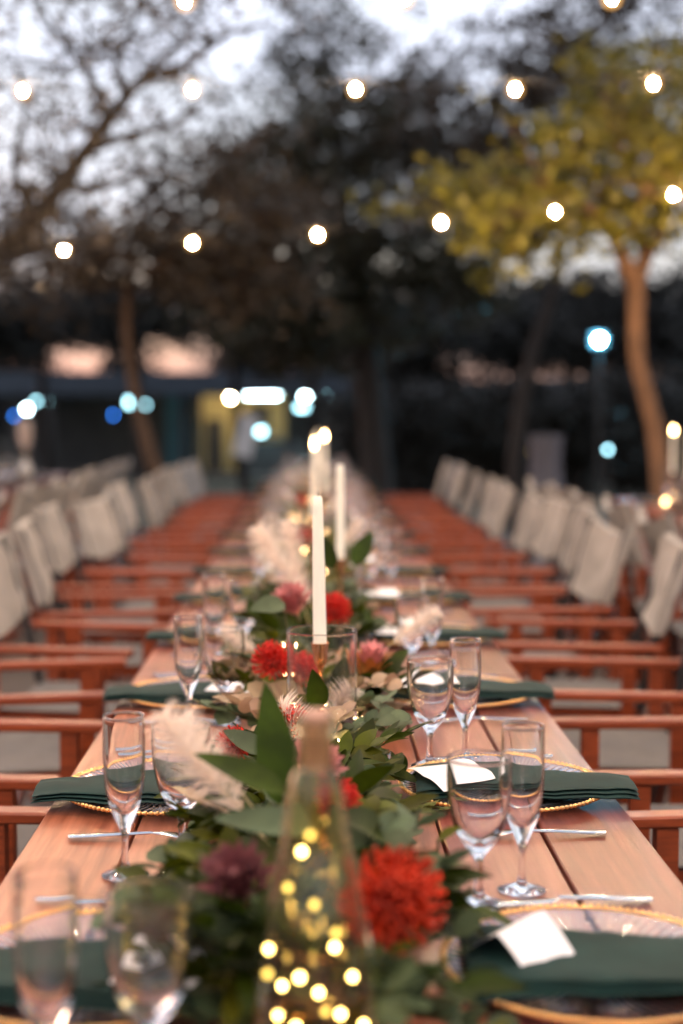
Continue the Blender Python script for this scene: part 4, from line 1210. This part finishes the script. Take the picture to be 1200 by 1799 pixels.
def tube_lamp(px, py, Y, length, r, m, label, group=None, name='tube_lamp'):
    p = at(px,py,Y)
    t = thing(name, label, 'lamp', p, group=group)
    b = MB().tube([(-length/2,0,0),(length/2,0,0)], r, 8)
    obj('tube', b.mesh('tube', m), t)
    obj('housing', MB().cbox(-length/2-0.03,length/2+0.03,-0.05,0.05,r+0.003,r+0.05).mesh('housing','wall_dark',False), t)
    if name == 'tube_lamp':
        obj('rod', MB().tube([(0,0,r+0.045),(0,0,max(ze-p.z, r+0.06))],0.008,6).mesh('rod','wall_dark'), t)
tube_lamp(461,685+8,Yp-0.3,0.95,0.05,'cool_glow','long bright white tube lamp under the pavilion roof by the yellow wall')
tube_lamp(541,694,Yp-0.2,0.32,0.07,'cool_glow','short bright white lamp above the second candle under the pavilion roof')
tube_lamp(574,696,Yp-0.2,0.10,0.05,'cool_dim','small dim white lamp at the right of the short bright one in the pavilion','dim lamps in the pavilion')
tube_lamp(535,716,Yp+0.3,0.45,0.06,'cool_dim','pale wide lamp hanging lowest under the pavilion roof')
tube_lamp(458,758,Yp+1.2,0.22,0.08,'cool_dim','round white lamp hanging low in front of the yellow wall')
tube_lamp(228,707,Yp-0.3,0.16,0.10,'cool_dim','pale cyan lamp above the leaning trunk in the pavilion')
tube_lamp(256,711,Yp-0.3,0.06,0.05,'cool_dim','small pale lamp next to the cyan lamp by the leaning trunk')
tube_lamp(75,705,Yp-0.3,0.5,0.04,'cool_dim','long dim cyan lamp at the pavilion end away from the yellow wall')
tube_lamp(47,719,Yp-0.4,0.08,0.06,'cool_glow','small bright lamp at the pavilion end away from the yellow wall')
tube_lamp(199,729,Yp-0.5,0.05,0.05,'blue_glow','small blue lamp near the leaning trunk')
tube_lamp(25,731,Yp-0.5,0.05,0.05,'blue_glow','small blue lamp at the pavilion end away from the yellow wall')
tube_lamp(608,710,Yp+0.3,0.12,0.04,'cool_dim','faint lamp at the pavilion corner near the dense tree')
p = at(405,700,Yp+2.6)
t = thing('pendant_lamp', 'warm pendant lamp lighting the yellow pavilion wall', 'lamp', (p.x,Yp+2.6,ze-0.02))
obj('bulb', MB().ball((0,0,-0.10),0.055,10,8).mesh('bulb','warm_glow'), t)
obj('shade', MB().lathe([(0.02,0.0),(0.12,-0.07),(0.118,-0.073),(0.015,-0.004)],16).mesh('shade','wall_dark'), t)
# pale board leaning by the pavilion
p = at(405,800,24)
bd = thing('leaning_board', 'pale narrow board leaning on a stand before the yellow wall', 'board', (p.x,24,ground_z(p.x,24)), (0,R(14),0))
obj('board', MB().cbox(-0.16,0.16,-0.015,0.015,0.75,1.45).mesh('board','white_board',False), bd)
for s in (-1,1): obj('leg', MB().tube([(s*0.13,0,0.76),(s*0.2,0.1*s,0.0)],0.015,6).mesh('leg','wall_dark'), bd)
# flood light on a pole at the right
Yl = 21
p = at(1053,597,Yl); zb = ground_z(p.x,Yl)
t = thing('flood_light', 'bright bluish floodlight on a dark pole beyond the curved trunk', 'lamp', (p.x,Yl,zb))
obj('pole', MB().tube([(0.02,0.08,0),(0.02,0.08,p.z-zb+0.15)],0.035,8).mesh('pole','black_metal'), t)
obj('housing', MB().cbox(-0.12,0.12,0.02,0.1,p.z-zb-0.1,p.z-zb+0.12).mesh('housing','black_metal',False), t)
obj('lens', MB().ball((0,0,p.z-zb),0.045,12,8).mesh('lens','flood_glow'), t)
# little lamps among the far shrubs at the right
for px,py,Y,m,lb in ((935,792,20,'amber_glow','small amber lantern on a post near the sparse tree'),(1068,790,19,'cool_dim','small pale blue lantern on a post below the floodlight'),(910,603,44,'cool_dim',None)):
    if lb is None: continue
    p = at(px,py,Y); zb = ground_z(p.x,Y)
    t = thing('post_lantern', lb, 'lantern', (p.x,Y,zb))
    obj('post', MB().tube([(0,0,0),(0,0,p.z-zb-0.03)],0.012,8).mesh('post','black_metal'), t)
    obj('globe', MB().ball((0,0,p.z-zb),0.03,10,8).mesh('globe', m), t)
    obj('cap', MB().lathe([(0,0.05),(0.035,0.03),(0.033,0.026),(0,0.026)],10).mesh('cap','black_metal'), t).location = (0,0,p.z-zb)
print('leaf parts', LEAFCOUNT[0], 'objects', len(bpy.data.objects))
